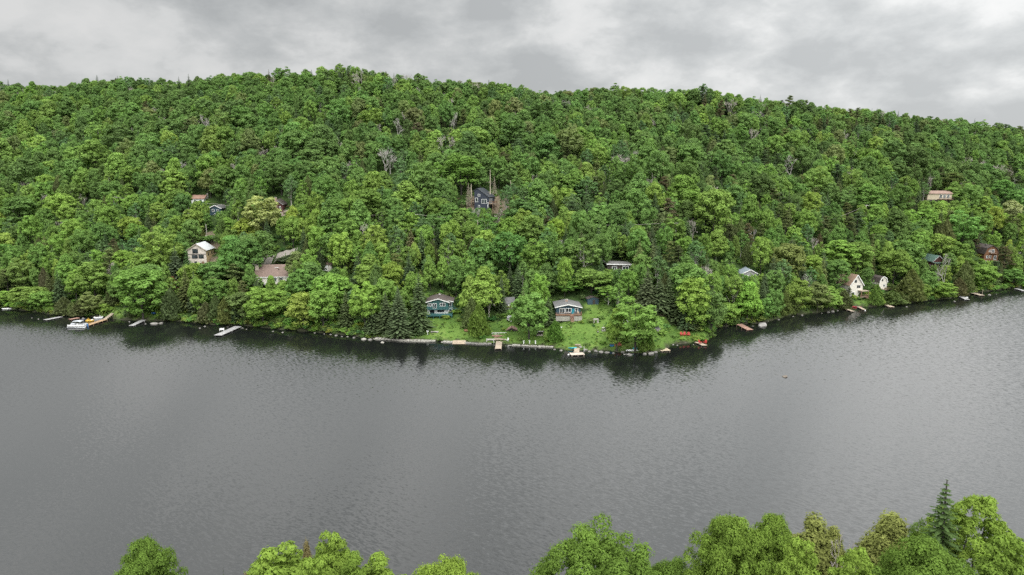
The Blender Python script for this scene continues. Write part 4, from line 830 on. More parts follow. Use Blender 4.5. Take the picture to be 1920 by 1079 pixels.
[post(t, a, b, -.4, 1.35 + .25*(b < 0), DARKW, .14) for a in (-1.0, 1.0) for b in (-.6, .6)]; MB().box((0, 0, 1.6), (2.5, 1.7, .12), rx=-.14).build('roof', GREYPLANK, t); MB().box((0, .55, .6), (2.0, .06, 1.3)).build('back_wall', DARKW, t); [MB().tube([(-.8 + .27*k, -.4, .25 + .22*(k % 2)), (-.8 + .27*k, .45, .25 + .22*(k % 2))], .12, 7).build('log', BARN, t) for k in range(7)]
x, y, z = hit(960, 622); t = thing('low_shelter', 'low brown shingled shelter roof squatting on the lawn by the wooden landing', 'shelter', (x, y, z), R(-4)); pr = [(-1.7, .35), (-.2, 1.15), (1.8, .35)]; wall(t, pr, -.3, 0, 2.4, DARKW); roof(t, pr, 0, 2.4, mat('faded_brown_shingles', (.21, .135, .11), .9, .25, 1.5), over=.3)
x, y, z = hit(955, 603); t = thing('utility_trailer', 'small trailer with light grey lid parked under trees on the lawn', 'trailer', (x, y, z), R(-8)); landmark(955, 598, 'the grey-lidded trailer')
MB().box((0, .4, .95), (1.4, 2.4, .7), taper=.95).build('trailer_body', GREYPLANK, t); MB().box((0, .4, 1.36), (1.5, 2.5, .1), rx=.12).build('lid', ALU, t); [MB().tube([(s*.72, .4, .32), (s*.88, .4, .32)], .32, 12).build('wheel', METAL, t) for s in (-1, 1)]; MB().tube([(0, -.8, .55), (0, -1.7, .45)], .06, 6).build('drawbar', WHITE, t); MB().box((.72, -.9, .6), (.2, .2, 1.1)).build('jockey_post', WHITE, t)
for lab, u in (('white post with flat cap on the seawall, nearest the wooden landing', 982), ('slim white post in the middle of three on the seawall', 993), ('white post on the seawall, nearest the lime cedar bush', 1004)):
    x, y, z = at_z(u, 644, .8); t = thing('mooring_post', lab, 'post', (x, y + .3, .5), 0, 'white posts on the seawall'); MB().box((0, 0, .45), (.28 if u != 993 else .16, .25, .9)).build('shaft', WPL, t); MB().box((0, 0, .95), (.5, .42, .12)).build('cap', WPL, t)
landmark(993, 641, 'the three white posts')
x, y, z = hit(802, 629); t = thing('lawn_sign', 'blank white board on a post above the stone shore wall', 'sign', (x, y, z)); MB().box((0, 0, .5), (.12, .1, 1.2)).build('post', WPL, t); MB().box((0, -.02, 1.2), (.75, .07, .62)).build('board', WPL, t); landmark(802, 625, 'the white signboard')
x, y, z = hit(952, 641.5); t = thing('garden_chair', 'white plastic chair beside the wooden landing', 'chair', (x, y + .4, z), R(-30)); MB().box((0, 0, .42), (.55, .52, .06)).build('seat', WPL, t); MB().box((0, .27, .75), (.55, .06, .6), rx=-.2).build('backrest', WPL, t); [MB().box((a*.22, b*.2, .2), (.06, .06, .42)).build('leg', WPL, t) for a in (-1, 1) for b in (-1, 1)]
x, y, z = hit(1051, 620); t = thing('bird_bath', 'white bird bath on the lawn beside the lime cedar bush', 'bird bath', (x, y, z)); MB().sweep([[(r_*cos(q), r_*sin(q), h_) for q in np.linspace(0, 2*pi, 12)[:-1]] for r_, h_ in ((.3, 0), (.16, .15), (.13, .8), (.2, .9))]).build('pedestal', CONC, t, True); MB().sweep([[(r_*cos(q), r_*sin(q), h_) for q in np.linspace(0, 2*pi, 14)[:-1]] for r_, h_ in ((.2, .88), (.5, 1.02), (.52, 1.1), (.4, 1.02))]).build('bowl', WPL, t, True)
x, y, z = hit(875, 621); t = thing('fire_ring', 'orange-brown fire ring on the grass next to the pointed cedar', 'fire ring', (x, y, z)); mb = MB(); [mb.box((.75*cos(q), .75*sin(q), .16), (.42, .26, .32), q + pi/2) for q in np.linspace(0, 2*pi, 11)[:-1]]; mb.build('ring_stones', mat('rusty_stone', (.36, .20, .12), .9, .25, 2), t); MB().tube([(-.4, -.2, .12), (.4, .25, .2)], .08, 6).build('log', DARKW, t)
x, y, z = hit(815, 625); t = thing('stone_bench', 'long flat stone slab bench on grass beside the white signboard', 'bench', (x, y, z), R(-3)); MB().box((0, 0, .38), (2.6, .6, .18), taper=.96).build('slab', CONC, t); [MB().box((s*.9, 0, .12), (.4, .5, .36)).build('leg', STONE, t) for s in (-1, 1)]
x, y, z = at_z(860, 645, 0); t = thing('boat_ramp', 'tan plank ramp sloping into the water beside the stone wall', 'boat ramp', (x, y, 0), .03); mb = MB(); [mb.box((-1.8 + .32*k, .6, .35 + .02*(k % 2)), (.29, 2.4, .1), rx=.25) for k in range(13)]; mb.build('deck', mat('ramp_planks', (.31, .25, .185), .85, .25, 1.0), t); MB().box((0, 1.6, .45), (4.2, .2, .25)).build('sill', STONE, t); landmark(860, 641, 'the plank ramp')
x, y, z = hit(289, 589); t = thing('tarpaulin', 'crumpled blue tarpaulin thrown over something on the grassy bank', 'tarpaulin', (x, y, z)); o = rock_mesh('sheet', 1.0, .6, .45, mat('blue_tarp', (.03, .10, .28), .5, .2, 2), t, 77); o.location = (0, 0, .2); landmark(289, 588, 'the blue tarpaulin')
x, y, z = at_z(1082, 654, 0); t = thing('picnic_table', 'weathered picnic table standing on the walkway of the pale square dock', 'table', (x + .2, y, .56), R(5)); MB().box((0, 0, .75), (1.7, .8, .06)).build('table_top', TANPLANK, t); [MB().box((0, s*.65, .45), (1.7, .26, .05)).build('bench_seat', TANPLANK, t) for s in (-1, 1)]; [MB().box((s*.6, 0, .38), (.08, 1.3, .08)).box((s*.6, 0, .55), (.08, .1, .4)).build('leg', TANPLANK, t) for s in (-1, 1)]
x, y, z = at_z(1074, 655, .3); t = thing('paddleboard', 'turquoise paddleboard leaning at the bank by the pale square dock', 'paddleboard', (x, y + .5, .45), R(4)); hull(2.6, .75, .14).build('board', TURQ, t, True); MB().box((-1.0, 0, .2), (.5, .05, .1)).build('fin', METAL, t)
x, y, z = at_z(1095, 660, 0); t = thing('mooring_post', 'thin white pole standing in shallow water beside the pale square dock', 'post', (x, y, 0)); MB().tube([(0, 0, -1), (0, 0, 1.6)], .06, 8).build('shaft', WPL, t); MB().tube([(0, 0, 1.6), (0, 0, 1.72)], [.09, .03], 8).build('cap', WPL, t)
for lab, u, v in (('round white buoy floating off the pale square dock', 1066, 666), ('small white buoy floating off the grey-tan dock', 1622, 583)):
    x, y, z = at_z(u, v, 0); t = thing('buoy', lab, 'buoy', (x, y, 0)); o = MB().sweep([[(.28*cos(q)*sin(f), .28*sin(q)*sin(f), .1 - .28*cos(f)) for q in np.linspace(0, 2*pi, 13)[:-1]] for f in np.linspace(.15, 3.0, 7)]).build('float', WPL, t, True); MB().tube([(.13*cos(q), 0, .45 + .13*sin(q)) for q in np.linspace(0, pi, 7)], .03, 5).build('ring', METAL, t)
x, y, z = hit(1637, 570); t = thing('stairs', 'brown timber stairs climbing the bank by the white cottage', 'stairs', (x, y, z), R(25)); mb = MB(); [mb.box((0, .35*k, .3 + .2*k), (1.2, .36, .1)) for k in range(11)]; mb.build('tread', BROWNPLANK, t); [MB().prism([(s*.65 - .04, .2), (s*.65 + .04, .2), (s*.65 + .04, .45), (s*.65 - .04, .45)], 0, .1).build('newel', BROWNPLANK, t) for s in (-1, 1)]; mb = MB(); [mb.tube([(s*.62, -.1, 1.0), (s*.62, 3.6, 3.2)], .05, 5).tube([(s*.62, 0, 0), (s*.62, 0, 1.0)], .05, 5).tube([(s*.62, 3.5, 2), (s*.62, 3.5, 3.2)], .05, 5) for s in (-1, 1)]; mb.build('handrail', BROWNPLANK, t); landmark(1637, 562, 'the timber stairs')
for lab, u, v, n_ in (('upright mooring pole on the bank side of the posted dock', 1824, 549, 1), ('upright mooring pole on the lake side of the posted dock', 1842, 551, 2)):
    x, y, z = at_z(u, v, .5); t = thing('mooring_post', lab, 'post', (x, y, 0)); MB().tube([(0, 0, -1), (0, 0, 2.4)], .1, 8).build('shaft', TANPLANK, t); MB().box((0, 0, 2.45), (.26, .26, .1)).build('cap', TANPLANK, t)

# shore walls
def stone_wall(label, px, h, m, w=.6, cat='wall', block=1.1):
    P = [np.array(at_z(u, v, 0)[:2]) for u, v in px]; mb = MB(); o = P[0]
    for a, b in zip(P, P[1:]):
        L = np.linalg.norm(b - a); k = max(1, int(L/block)); ang = math.atan2(*(b - a)[::-1])
        for i in range(k):
            for lay in range(2):
                f = (i + .5 + .5*(lay % 2) - .25)/k; c = a + (b - a)*f - o; hh = h/2*random.uniform(.9, 1.08)
                mb.box((c[0] + random.uniform(-.05, .05), c[1] + random.uniform(-.09, .09), -.25 + (lay + .5)*(h + .25)/2), (L/k*random.uniform(.88, .97), w*random.uniform(.85, 1.15), (h + .25)/2*.97), ang + random.uniform(-.05, .05), taper=.93)
    ob = mb.build('stone_wall', m); ob.location = (o[0], o[1], 0); return tag(ob, label, cat, 'stone walls along the lawn shore')
stone_wall('longest pale stone wall holding the lawn left of the plank ramp', [(702, 636), (760, 640), (815, 641)], .5, CONC, 1.0); stone_wall('short stone wall piece between signboard lawn and plank ramp', [(829, 642), (850, 643), (867, 642)], .45, CONC, .9)
stone_wall('dark low stone wall between plank ramp and wooden landing', [(869, 644), (895, 646), (920, 646)], .4, STONE, .8); stone_wall('thin pale seawall under the three white posts', [(955, 648), (990, 650), (1034, 652)], .42, CONC, .55, 'seawall', 2.2)
landmark(760, 636, 'the long stone wall'); landmark(893, 642, 'the dark stone wall')

# rocks along the water
ROCKS = []
def rock(u, v, w, m=STONE, z=0.0, fl=.55, label=None, name='rock', grp='rocks along the waterline'):
    p = at_z(u, v, 0); dep = proj(*p)[2]; s = w*dep/FPX/2; o = rock_mesh(name, s, s*random.uniform(.65, .95), s*fl, m, None, len(ROCKS) + 10); gz = max(0, h1(p[0], p[1]))
    o.location = (p[0], p[1], gz + s*fl*.15); o.rotation_euler = (0, 0, random.random()*6); o['category'] = name; o['group'] = grp
    ROCKS.append(dict(o=o, u=u, v=v, w=w, label=label, m=m))
rock(1472, 707, 13, mat('brown_rock', (.13, .11, .09), .95, .3, 1.5), 0, .35, 'flat brown rock alone breaking the surface far out on the lake', 'rock'); rock(1430, 611, 22, mat('pale_boulder', (.25, .24, .225), .95, .25, 1.0), 0, .5, 'large pale boulder in the water next to the red-brown sloping dock', 'boulder'); landmark(1430, 610, 'the big pale boulder'); landmark(1472, 707, 'the lone lake rock')
rock(290, 608, 15, STONE, 0, .4, 'largest grey rock near the tilted grey dock', 'boulder')
for u, v, w in [(273,608,8),(302,607,6),(243,604,5),(375,616,6),(384,613,5),(455,616,6),(462,618,5),(512,622,7),(530,624,5),(620,628,9),(630,630,11),(641,632,8),(652,632,7),(664,634,6),(682,637,8),(694,638,7),(608,627,6),(590,625,5),(717,643,6),(1040,656,6),(1052,658,7),(1105,660,8),(1117,659,6),(1127,661,9),(1138,662,7),(1171,665,8),(1168,661,9),(1180,666,9),(1209,665,12),(1221,664,10),(1229,661,8),(1098,657,9),(1088,655,7),(1150,663,6),(1262,647,6),(1270,648,5),(1300,647,6),(1412,612,5),(1440,603,5),(1487,594,5),(1504,592,7),(1541,588,5),(1553,586,8),(1561,585,10),(1570,583,5),(1700,576,5),(1790,566,5),(1855,554,5),(1868,552,4),(60,597,5),(72,599,4),(1012,653,5),(1460,600,5)]:
    rock(u, v, w*random.choice([.55, .8, 1.0, 1.25]), STONE if random.random() < .85 else CONC)

# ------------------------------------------------------------------ roads, poles, wires
ROADPOLY = []
def strip(name, px, w, m, lift=.12):
    P = [np.array(hit(u, v)[:2]) for u, v in px]; Q = []
    for a, b in zip(P, P[1:]): Q += [a + (b - a)*k/6 for k in range(6)]
    Q.append(P[-1]); mb = MB(); L, Rr = [], []
    for i, q in enumerate(Q):
        d = Q[min(i+1, len(Q)-1)] - Q[max(0, i-1)]; d = d/np.linalg.norm(d); n_ = np.array([-d[1], d[0]])*w/2; L.append(q + n_); Rr.append(q - n_)
    vs = [(l[0], l[1], h1(*l) + lift) for l in L] + [(r[0], r[1], h1(*r) + lift) for r in Rr]; n = len(Q)
    vs += [(x, y, z - .4) for x, y, z in vs]
    mb.add(vs, [(i, i+1, n+i+1, n+i) for i in range(n-1)] + [(i, i+1, 2*n+i+1, 2*n+i) for i in range(n-1)] + [(n+i, n+i+1, 3*n+i+1, 3*n+i) for i in range(n-1)]); struct(name, mb, m)
    ROADPOLY.append([tuple(l) for l in L] + [tuple(r) for r in reversed(Rr)])
GRAVEL = mat('gravel_road', (.25, .225, .20), .95, .25, 1.5)
strip('driveway', [(478, 492), (500, 489), (520, 484), (540, 480), (556, 474)], 5.5, GRAVEL); strip('road', [(372, 447), (400, 450), (430, 449), (470, 446)], 4.0, GRAVEL); strip('road', [(520, 402), (560, 400), (610, 400), (660, 402), (700, 408)], 4.0, mat('tan_road', (.23, .19, .15), .95, .25, 1.5)); strip('path', [(1232, 588), (1262, 604), (1285, 622)], 1.3, mat('earth_path', (.15, .13, .08), .95, .3, 1.5), .05)
def pole(label, u, v, Hh, arm=True, lean=0.0):
    x, y, z = by_top(u, v, Hh); t = thing('utility_pole', label, 'utility pole', (x, y, z), R(8), 'utility poles'); t.rotation_euler = (0, lean, R(8)); MB().tube([(0, 0, -.5), (0, 0, Hh)], [.17, .11], 8).build('shaft', GREYWOOD, t)
    if arm:
        MB().box((0, -.14, Hh - .5), (2.6, .12, .14)).build('crossarm', GREYWOOD, t); [MB().tube([(s, -.14, Hh - .42), (s, -.14, Hh - .15)], [.07, .05], 6).build('insulator', WPL, t) for s in (-1.15, -.5, .5, 1.15)]
    landmark(u, v, 'the pole' if False else label.split(' standing')[0].replace('grey ', 'the ').replace('leaning', 'the leaning')); return (x, y, z + Hh - .2)
pA = pole('grey crossarm pole standing above trees between the brown-roofed and charcoal houses', 777, 401, 11); pB = pole('grey roadside pole standing above trees uphill from the flat-roofed house', 1268, 417, 11); pC = pole('grey bare pole standing behind the weathered board house', 386, 421, 8, False); pD = pole('leaning pole standing beside the pale feathery tree', 524, 410, 8, False, .06); pE = pole('grey far slope pole standing in forest below the cream bungalow', 1625, 385, 10, True); pF = pole('grey road bend pole standing at the forest cut by the uphill road', 575, 393, 9); pG = pole('grey leftmost crossarm pole standing in leaves high on the wooded slope', 214, 369, 11)
def wire(label, a, b, sag=1.2):
    a, b = np.array(a), np.array(b); P = [a + (b - a)*f - np.array([0, 0, sag*4*f*(1-f)]) for f in np.linspace(0, 1, 15)]; ob = MB().tube([p - a for p in P], .035, 4).build('power_line', GREYWOOD); ob.location = a; tag(ob, label, 'power line', 'power lines over the trees')
wire('power line running from the uphill road bend to the crossarm pole', pF, pA); wire('power line between the dark blue cottage and the uphill road bend', by_top(404, 380, 9)[:2] + (by_top(404, 380, 9)[2] + 8.5,), pF); wire('power line slanting down through forest below the cream bungalow', pE, by_top(1545, 415, 9)[:2] + (by_top(1545, 415, 9)[2] + 8.8,), .6); wire('power line from leftmost crossarm pole toward the small dark blue cottage', pG, by_top(404, 380, 9)[:2] + (by_top(404, 380, 9)[2] + 8.5,)); wire('power line crossing from the crossarm pole to the roadside pole', pA, pB, 2.5)
# ------------------------------------------------------------------ trees
T = dict(lime=(0.124,0.187,0.043), bright=(0.102,0.164,0.040), mid=(0.081,0.139,0.040), deep=(0.066,0.110,0.034), olive=(0.102,0.128,0.048), cedar=(0.083,0.101,0.043), spruce=(0.061,0.090,0.042), bluegreen=(0.069,0.119,0.048), pale=(0.173,0.209,0.092), yellow=(0.137,0.184,0.040), brown=(0.094,0.086,0.048), rust=(0.094,0.042,0.025), dark=(0.039,0.083,0.026), grey=(0.102,0.090,0.074))
B = 'broad'
MAN = """5 545 40 broad 7 lime|38 482 52 broad 12 mid|10 503 46 pine 11 olive|52 535 60 broad 8 bright|78 545 45 broad 8 bright|122 474 40 broad 14 bright|172 490 56 broad 13 bright|148 462 20 spruce 13 spruce|141 502 18 spruce 10 spruce
186 466 38 broad 12 bright|208 530 26 cedar 9 cedar|118 556 36 cedar 8.5 cedar|136 566 24 cedar 7 olive|168 547 44 broad 8 olive|150 560 36 cedar 8 cedar|192 566 34 shrub 4 lime|258 500 88 broad 18 bright|272 462 62 broad 14 bright|295 423 74 broad 18 bright
245 565 14 cedar 6 cedar|237 556 16 spruce 7 spruce|326 460 34 spruce 16 spruce|349 466 22 spruce 13 spruce|322 518 20 pine 8 rust|318 540 40 cedar 13 cedar|345 500 34 spruce 16 cedar|362 508 30 spruce 15 spruce|385 565 34 cedar 9 cedar|402 553 30 cedar 9 cedar|421 556 34 cedar 10 olive|437 555 18 spruce 10 spruce
402 520 42 broad 10 mid|441 492 50 pine 12 olive|398 490 60 broad 9 mid|436 440 60 broad 16 mid|462 446 56 broad 15 mid|480 432 60 broad 14 mid|452 547 60 broad 10 deep|490 365 62 broad 15 pale|489 537 66 broad 15 lime|545 508 46 spruce 15 spruce|560 503 50 broad 13 mid|620 511 72 broad 13 lime|566 547 58 broad 12 lime|603 540 52 broad 13 lime|647 541 28 spruce 13 cedar
682 528 56 broad 14 lime|745 533 34 spruce 15 spruce|557 470 46 broad 10 olive|583 490 60 broad 11 mid|361 391 36 broad 10 lime|425 406 42 broad 9 lime|460 406 50 broad 10 yellow|367 417 30 cedar 9 olive|403 440 40 shrub 3 mid
696 563 34 spruce 11 spruce|746 537 46 spruce 17 spruce|722 547 38 spruce 14 spruce|784 508 44 spruce 20 spruce|758 590 16 spruce 6 bluegreen|787 600 17 spruce 5 bluegreen|706 493 28 broad 13 deep|907 497 62 broad 15 lime|881 514 42 broad 13 lime|918 535 34 bare 12 grey|884 556 34 cedar 11 olive|897 568 38 cedar 11 bright|942 546 36 broad 10 mid|940 515 20 spruce 13 spruce|766 470 30 spruce 14 spruce|668 475 22 spruce 12 spruce
992 546 74 broad 13 bright|1028 554 28 spruce 10 spruce|1041 600 30 cedar 7 bright|1013 512 36 broad 13 lime|1110 503 68 broad 16 bright|1067 523 50 broad 12 mid|1142 535 42 birch 13 bright|1160 530 34 birch 12 bright|1193 557 98 broad 16 bright|1158 577 46 broad 11 bright|1218 612 17 cedar 7 bright|1207 626 20 cedar 5.5 bright|1223 634 11 cedar 4 bright
1215 500 42 spruce 18 spruce|1238 520 48 spruce 17 spruce|1255 513 32 spruce 18 spruce|1273 540 42 spruce 15 spruce|1289 546 36 spruce 15 spruce|1296 587 36 spruce 10 cedar|1301 518 60 broad 15 lime|1311 555 46 broad 14 lime|1336 541 52 broad 15 mid|1364 567 42 broad 11 lime|1373 590 22 cedar 8 bright|1379 515 46 birch 15 bright|1405 526 50 broad 14 lime|1316 626 22 shrub 3.5 bright|1305 632 16 shrub 2 lime
1413 548 36 broad 11 bright|1438 556 30 broad 10 mid|1473 543 27 cedar 10 olive|1490 553 17 cedar 8 olive|1480 455 62 broad 14 olive|1536 528 46 broad 12 olive|1557 535 46 broad 12 lime|1500 520 44 broad 13 bright|1455 540 34 broad 11 mid|1575 450 70 broad 18 lime|1608 452 62 broad 19 bright|1638 440 18 spruce 18 cedar|1584 543 30 cedar 8 cedar|1646 532 24 cedar 9 bright|1650 556 18 shrub 4.5 lime|1673 545 44 cedar 5.5 olive|1690 548 30 cedar 5.5 olive|1711 503 46 cedar 14 olive|1733 531 28 broad 9 bright|1770 528 44 broad 11 lime|1782 467 46 birch 16 mid|1776 473 24 bare_pale 18 grey|1813 488 34 cedar 14 olive|1800 520 30 cedar 9 brown|1847 495 50 broad 10 bright|1880 484 50 broad 12 olive|1903 503 40 broad 10 mid|1777 410 30 cedar 15 olive|1810 393 66 broad 17 bright|1733 391 50 broad 13 bright|1787 323 46 pine 14 olive|1897 374 42 broad 12 pale|1518 512 30 bare_pale 11 grey
722 275 44 bare_pale 16 grey|736 284 32 bare 15 grey|958 338 10 snag 12 grey|896 412 9 snag 13 grey|878 341 17 dead 11 grey|918 318 10 snag 16 grey|927 330 14 dead 9 grey|1485 290 36 bare_pale 15 grey|1345 347 34 bare 12 grey|1866 308 38 bare 13 grey|830 252 36 bare 13 grey|1165 288 40 bare 12 grey|1107 196 28 bare 12 grey|370 214 26 bare 11 grey|530 258 34 bare 12 grey|1720 400 44 bare 8 grey|52 335 30 bare 12 grey|1370 185 28 bare 13 grey|850 210 26 bare_pale 12 grey|745 220 26 bare_pale 13 grey
117 139 11 spruce 11 spruce|132 136 10 spruce 12 spruce|13 144 10 spruce 8 spruce|172 146 9 spruce 7 spruce|188 147 9 spruce 6 spruce|1533 180 15 spruce 12 spruce|1727 198 17 spruce 14 spruce|1855 222 17 spruce 13 spruce|278 385 18 spruce 13 spruce|145 378 20 spruce 15 spruce|885 345 14 snag 9 grey|1128 480 24 spruce 13 spruce|1173 410 26 spruce 15 spruce|1123 418 20 spruce 14 spruce|1093 437 26 spruce 11 spruce|745 385 42 birch 14 mid|812 400 40 birch 13 mid|870 396 46 birch 14 mid|915 400 48 birch 14 mid|1006 392 34 birch 13 bluegreen|1100 330 40 birch 15 bluegreen|1072 362 38 birch 14 bluegreen|1243 390 34 birch 14 bluegreen|1075 395 38 broad 12 lime|1043 408 34 broad 11 yellow|955 405 44 broad 12 bright|1095 445 60 birch 15 mid|1003 445 56 broad 14 bright|955 432 60 broad 15 mid|905 445 50 broad 14 mid|1060 480 30 broad 12 lime|1245 330 24 pine 12 brown|1090 300 22 spruce 13 brown|1120 292 24 spruce 13 olive"""
for row in MAN.replace('\n', '|').split('|'):
    u, v, w, k, H, t = row.split(); u, v, w, H = float(u), float(v), float(w), float(H)
    H0 = H
    if k == 'broad': H *= 1.2
    x, y, z = by_top(u, v, H)
    for (u0, v0, u1, v1, dist) in HOUSE_VIEWS:       # what stands behind a house must not slip in front of it
        if y < dist and u0 - .3*w < u < u1 + .3*w and v < v1 - 4 and u not in (1583, 1592, 784, 787, 758, 884, 897, 992, 1028, 1041, 326, 349, 878, 1776, 515, 489):
            while y < dist + 12.5 and H > 1: y += .5; x = y*ray(u, v)[0]/ray(u, v)[1]; z = h1(x, y)
            break
    if u not in (884, 897, 992, 1028, 1041, 1193, 1158, 1218, 1207, 1223, 784, 787, 758, 746, 722, 696, 1316, 1305, 918, 942):
        while bool(in_poly(x, y, LAWN)): y += .5; x = y*ray(u, v)[0]/ray(u, v)[1]; z = h1(x, y)
    dd = ray(u, v); H = min(H, max(2.0, CAMH + dd[2]/dd[1]*y - z)); dep = proj(x, y, z + H*.6)[2]
    W = w*dep/FPX*(.97 if k == 'broad' else 1.0)
    tt = np.array(T[t])*(1 + .07*rng.normal(size=3)*np.array([1, .6, .8])) if t != 'grey' else T[t]
    plant(k, x, y, H, W, tt, z)
    if k == 'bare_pale' and w >= 24 or k == 'dead': HOUSE_VIEWS.append((u - w*.3, v + 3, u + w*.3, v + H*FPX/dep*.75, y))
for u, v, H, W, t in ((1108, 604, 1.6, 2.6, 'olive'), (1090, 606, 1.0, 2.2, 'lime'), (1050, 606, .9, 1.8, 'mid'), (1126, 598, 1.3, 2.4, 'bright'), (1142, 612, 1.5, 2.6, 'mid'), (1147, 634, 1.3, 3.0, 'bright'), (1170, 640, 1.0, 2.2, 'mid'), (1130, 644, .9, 2.4, 'bright'), (1100, 648, .9, 2.4, 'mid'), (1243, 628, 1.6, 3.0, 'lime'), (1262, 634, 1.2, 2.6, 'bright'), (1250, 615, 1.4, 2.6, 'mid'), (836, 597, 1.2, 2.6, 'yellow'), (852, 588, 1.4, 2.4, 'lime'), (944, 620, 1.0, 1.6, 'yellow'), (862, 602, 1.2, 2.4, 'bright'), (826, 640, 1.0, 2.2, 'mid'), (975, 638, .9, 2.0, 'bright'), (1030, 640, 1.3, 2.6, 'bright'), (905, 634, 1.0, 2.2, 'mid'), (730, 630, 1.2, 2.6, 'lime'), (772, 626, 1.0, 2.0, 'bright')):
    x, y, z = hit(u, v); plant('shrub', x, y, H, W, np.array(T[t])*(1 + .06*rng.normal(size=3)), z)
NMAN = len(TREES)

# the rest of the wood: the larger ones as trees of their own, the rest as one forest
occ = [(t['x'], t['y'], .42*t['W'], t) for t in TREES]
OX = np.array([o[0] for o in occ]); OY = np.array([o[1] for o in occ]); OR = np.array([o[2] for o in occ])
CLEAR = HOUSE_VIEWS     # (u0, v0, u1, v1, distance): trees standing nearer than this must not close the view cut toward the lake
def field(x, y, s, a): return np.sin(x*s + a)*np.cos(y*s*1.2 + 2*a) + .6*np.sin(x*s*2.3 - y*s*1.7 + a*3)
cand = []
sp = 3.4; gy = np.arange(192, 590, sp*.87)
for r_, y in enumerate(gy):
    xs = np.arange(-480, 560, sp) + (sp/2 if r_ % 2 else 0); cand.append(np.stack([xs, np.full(len(xs), y)], 1))
cand = np.concatenate(cand); cand += rng.uniform(-.36, .36, cand.shape)*sp
tt_ = cand[:, 0]/cand[:, 1]; cand = cand[np.abs(tt_) < .93]
dsh = cand[:, 1] - np.interp(cand[:, 0]/cand[:, 1], SH_T, SH_Y); yr_ = np.interp(cand[:, 0]/cand[:, 1], RT, RY)
ok = (dsh > 2.0) & (cand[:, 1] < yr_ + 45)
for P in [LAWN, BANK1, BANK2] + PADS + ROADPOLY: ok &= ~in_poly(cand[:, 0], cand[:, 1], P)
cand = cand[ok]; rest = []; rng.shuffle(cand)
PW = rng.gamma(6.0, 1.0, len(cand)); PW = np.clip(PW/6.0, .55, 1.7)
PX, PY, PR = [], [], []; GRID = {}
def room(x, y, rad):
    gx, gy_ = int(x//8), int(y//8)
    for i in (-1, 0, 1):
        for j in (-1, 0, 1):
            for (a, b, c) in GRID.get((gx+i, gy_+j), ()):
                if (a-x)**2 + (b-y)**2 < (.80*(c + rad))**2: return False
    return True
for (x, y), pw in zip(cand, PW):
    rad0 = 3.45*pw if y > np.interp(x/y, SH_T, SH_Y) + 60 else 3.0*pw
    if y > np.interp(x/y, RT, RY) - 45: rad0 = min(rad0, 3.1)
    if not room(x, y, rad0): continue
    z = h1(x, y)
    if len(OX) and (np.hypot(OX - x, OY - y) < OR + 1.6).any(): continue
    if any(np.hypot(hx - x, hy - y) < hr for hx, hy, hr in FOOTPRINTS): continue
    u, v, dep = proj(x, y, z)
    d = y - np.interp(x/y, SH_T, SH_Y); q = random.random()
    pc = .085 + .08*(field(x, y, .03, 1.0) > .7)
    if u > 1250 and d > 25: pc = .24 + .14*(field(x, y, .02, .3) > .2)
    if 1190 < u < 1330 and d < 75: pc = .5
    if 520 < u < 830 and d < 45: pc = .38
    if u < 460 and d < 45: pc = .34
    elif d < 50: pc = max(pc, .28)
    hillf = sstep(40, 130, d)
    if q < pc:
        k = random.choices(['spruce', 'cedar', 'pine'], [.55, .3, .15] if u < 1250 else [.5, .22, .28])[0]
        H = random.uniform(9, 15) if k != 'cedar' else random.uniform(7, 12); W = H*{'spruce': .34, 'cedar': .38, 'pine': .45}[k]*random.uniform(.85, 1.2)
        tn = random.choices(['spruce', 'cedar', 'brown', 'olive'], {'spruce': [.72, .22, .03, .03], 'cedar': [.1, .5, .04, .36], 'pine': [.35, .3, .08, .27]}[k])[0]
    elif q > 1 - .012 - .04*hillf: k, H, tn = random.choice(['bare', 'bare', 'bare_pale']), random.uniform(8, 12.5), 'grey'; W = H*random.uniform(.42, .6)
    elif random.random() < .17 + .1*(field(x, y, .025, 2.2) > .3) - .08*hillf:
        k, H, tn = 'birch', random.uniform(10, 14.5), random.choice(['mid', 'bluegreen', 'bright', 'bluegreen']); W = H*random.uniform(.42, .55)
    else:
        k = 'broad'; W = 2.35*rad0*random.uniform(.95, 1.12)*(1.0 if d < 60 else 1.05); H = (7.5 + .78*W)*random.uniform(.85, 1.2)*(1 - .18*sstep(.8, 1.0, d/max(1, np.interp(x/y, RT, RY) - np.interp(x/y, SH_T, SH_Y))))
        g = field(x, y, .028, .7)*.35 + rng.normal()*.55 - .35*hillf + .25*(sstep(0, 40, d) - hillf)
        tn = 'deep' if g < -.75 else 'mid' if g < .05 else 'bright' if g < .85 else 'lime' if g < 1.5 else 'yellow'
        if hillf > .6 and random.random() < .07: tn = 'olive'
    # keep the cut views from the houses to the lake open
    bad = False
    cu, cv, cd = proj(x, y, z + H); hw = W*.5*FPX/cd
    for (u0, v0, u1, v1, dist) in CLEAR:
        if y < dist and cu + hw > u0 and cu - hw < u1 and cv < v1 - 3:
            H2 = H*(v - (v1 - 2))/(v - cv) if v > cv else 0
            if H2 > 3.5: W *= max(.5, H2/H); H = H2; cv = v1
            else: bad = True
            break
    if bad: continue
    GRID.setdefault((int(x//8), int(y//8)), []).append((x, y, min(rad0, W*.5)))
    t = np.array(T[tn])*(1 + .09*rng.normal() + .03*rng.normal(size=3))
    t = t*(1 - .05*hillf) + np.array([.005, .007, .006])*hillf  # uphill trees paled and greyed: slight distance haze put into their tint
    rest.append(dict(k=k, x=x, y=y, z=z, H=H, W=W, t=t, u=u, app=W*FPX/cd*(1.0 if -30 < u < 1950 else 0)))
quota = dict(broad=292, birch=80, spruce=180, cedar=110, pine=55, bare=34, bare_pale=12)
for t in TREES: quota[t['kind']] = quota.get(t['kind'], 0) - 1
quota['broad'] -= 14; far = []
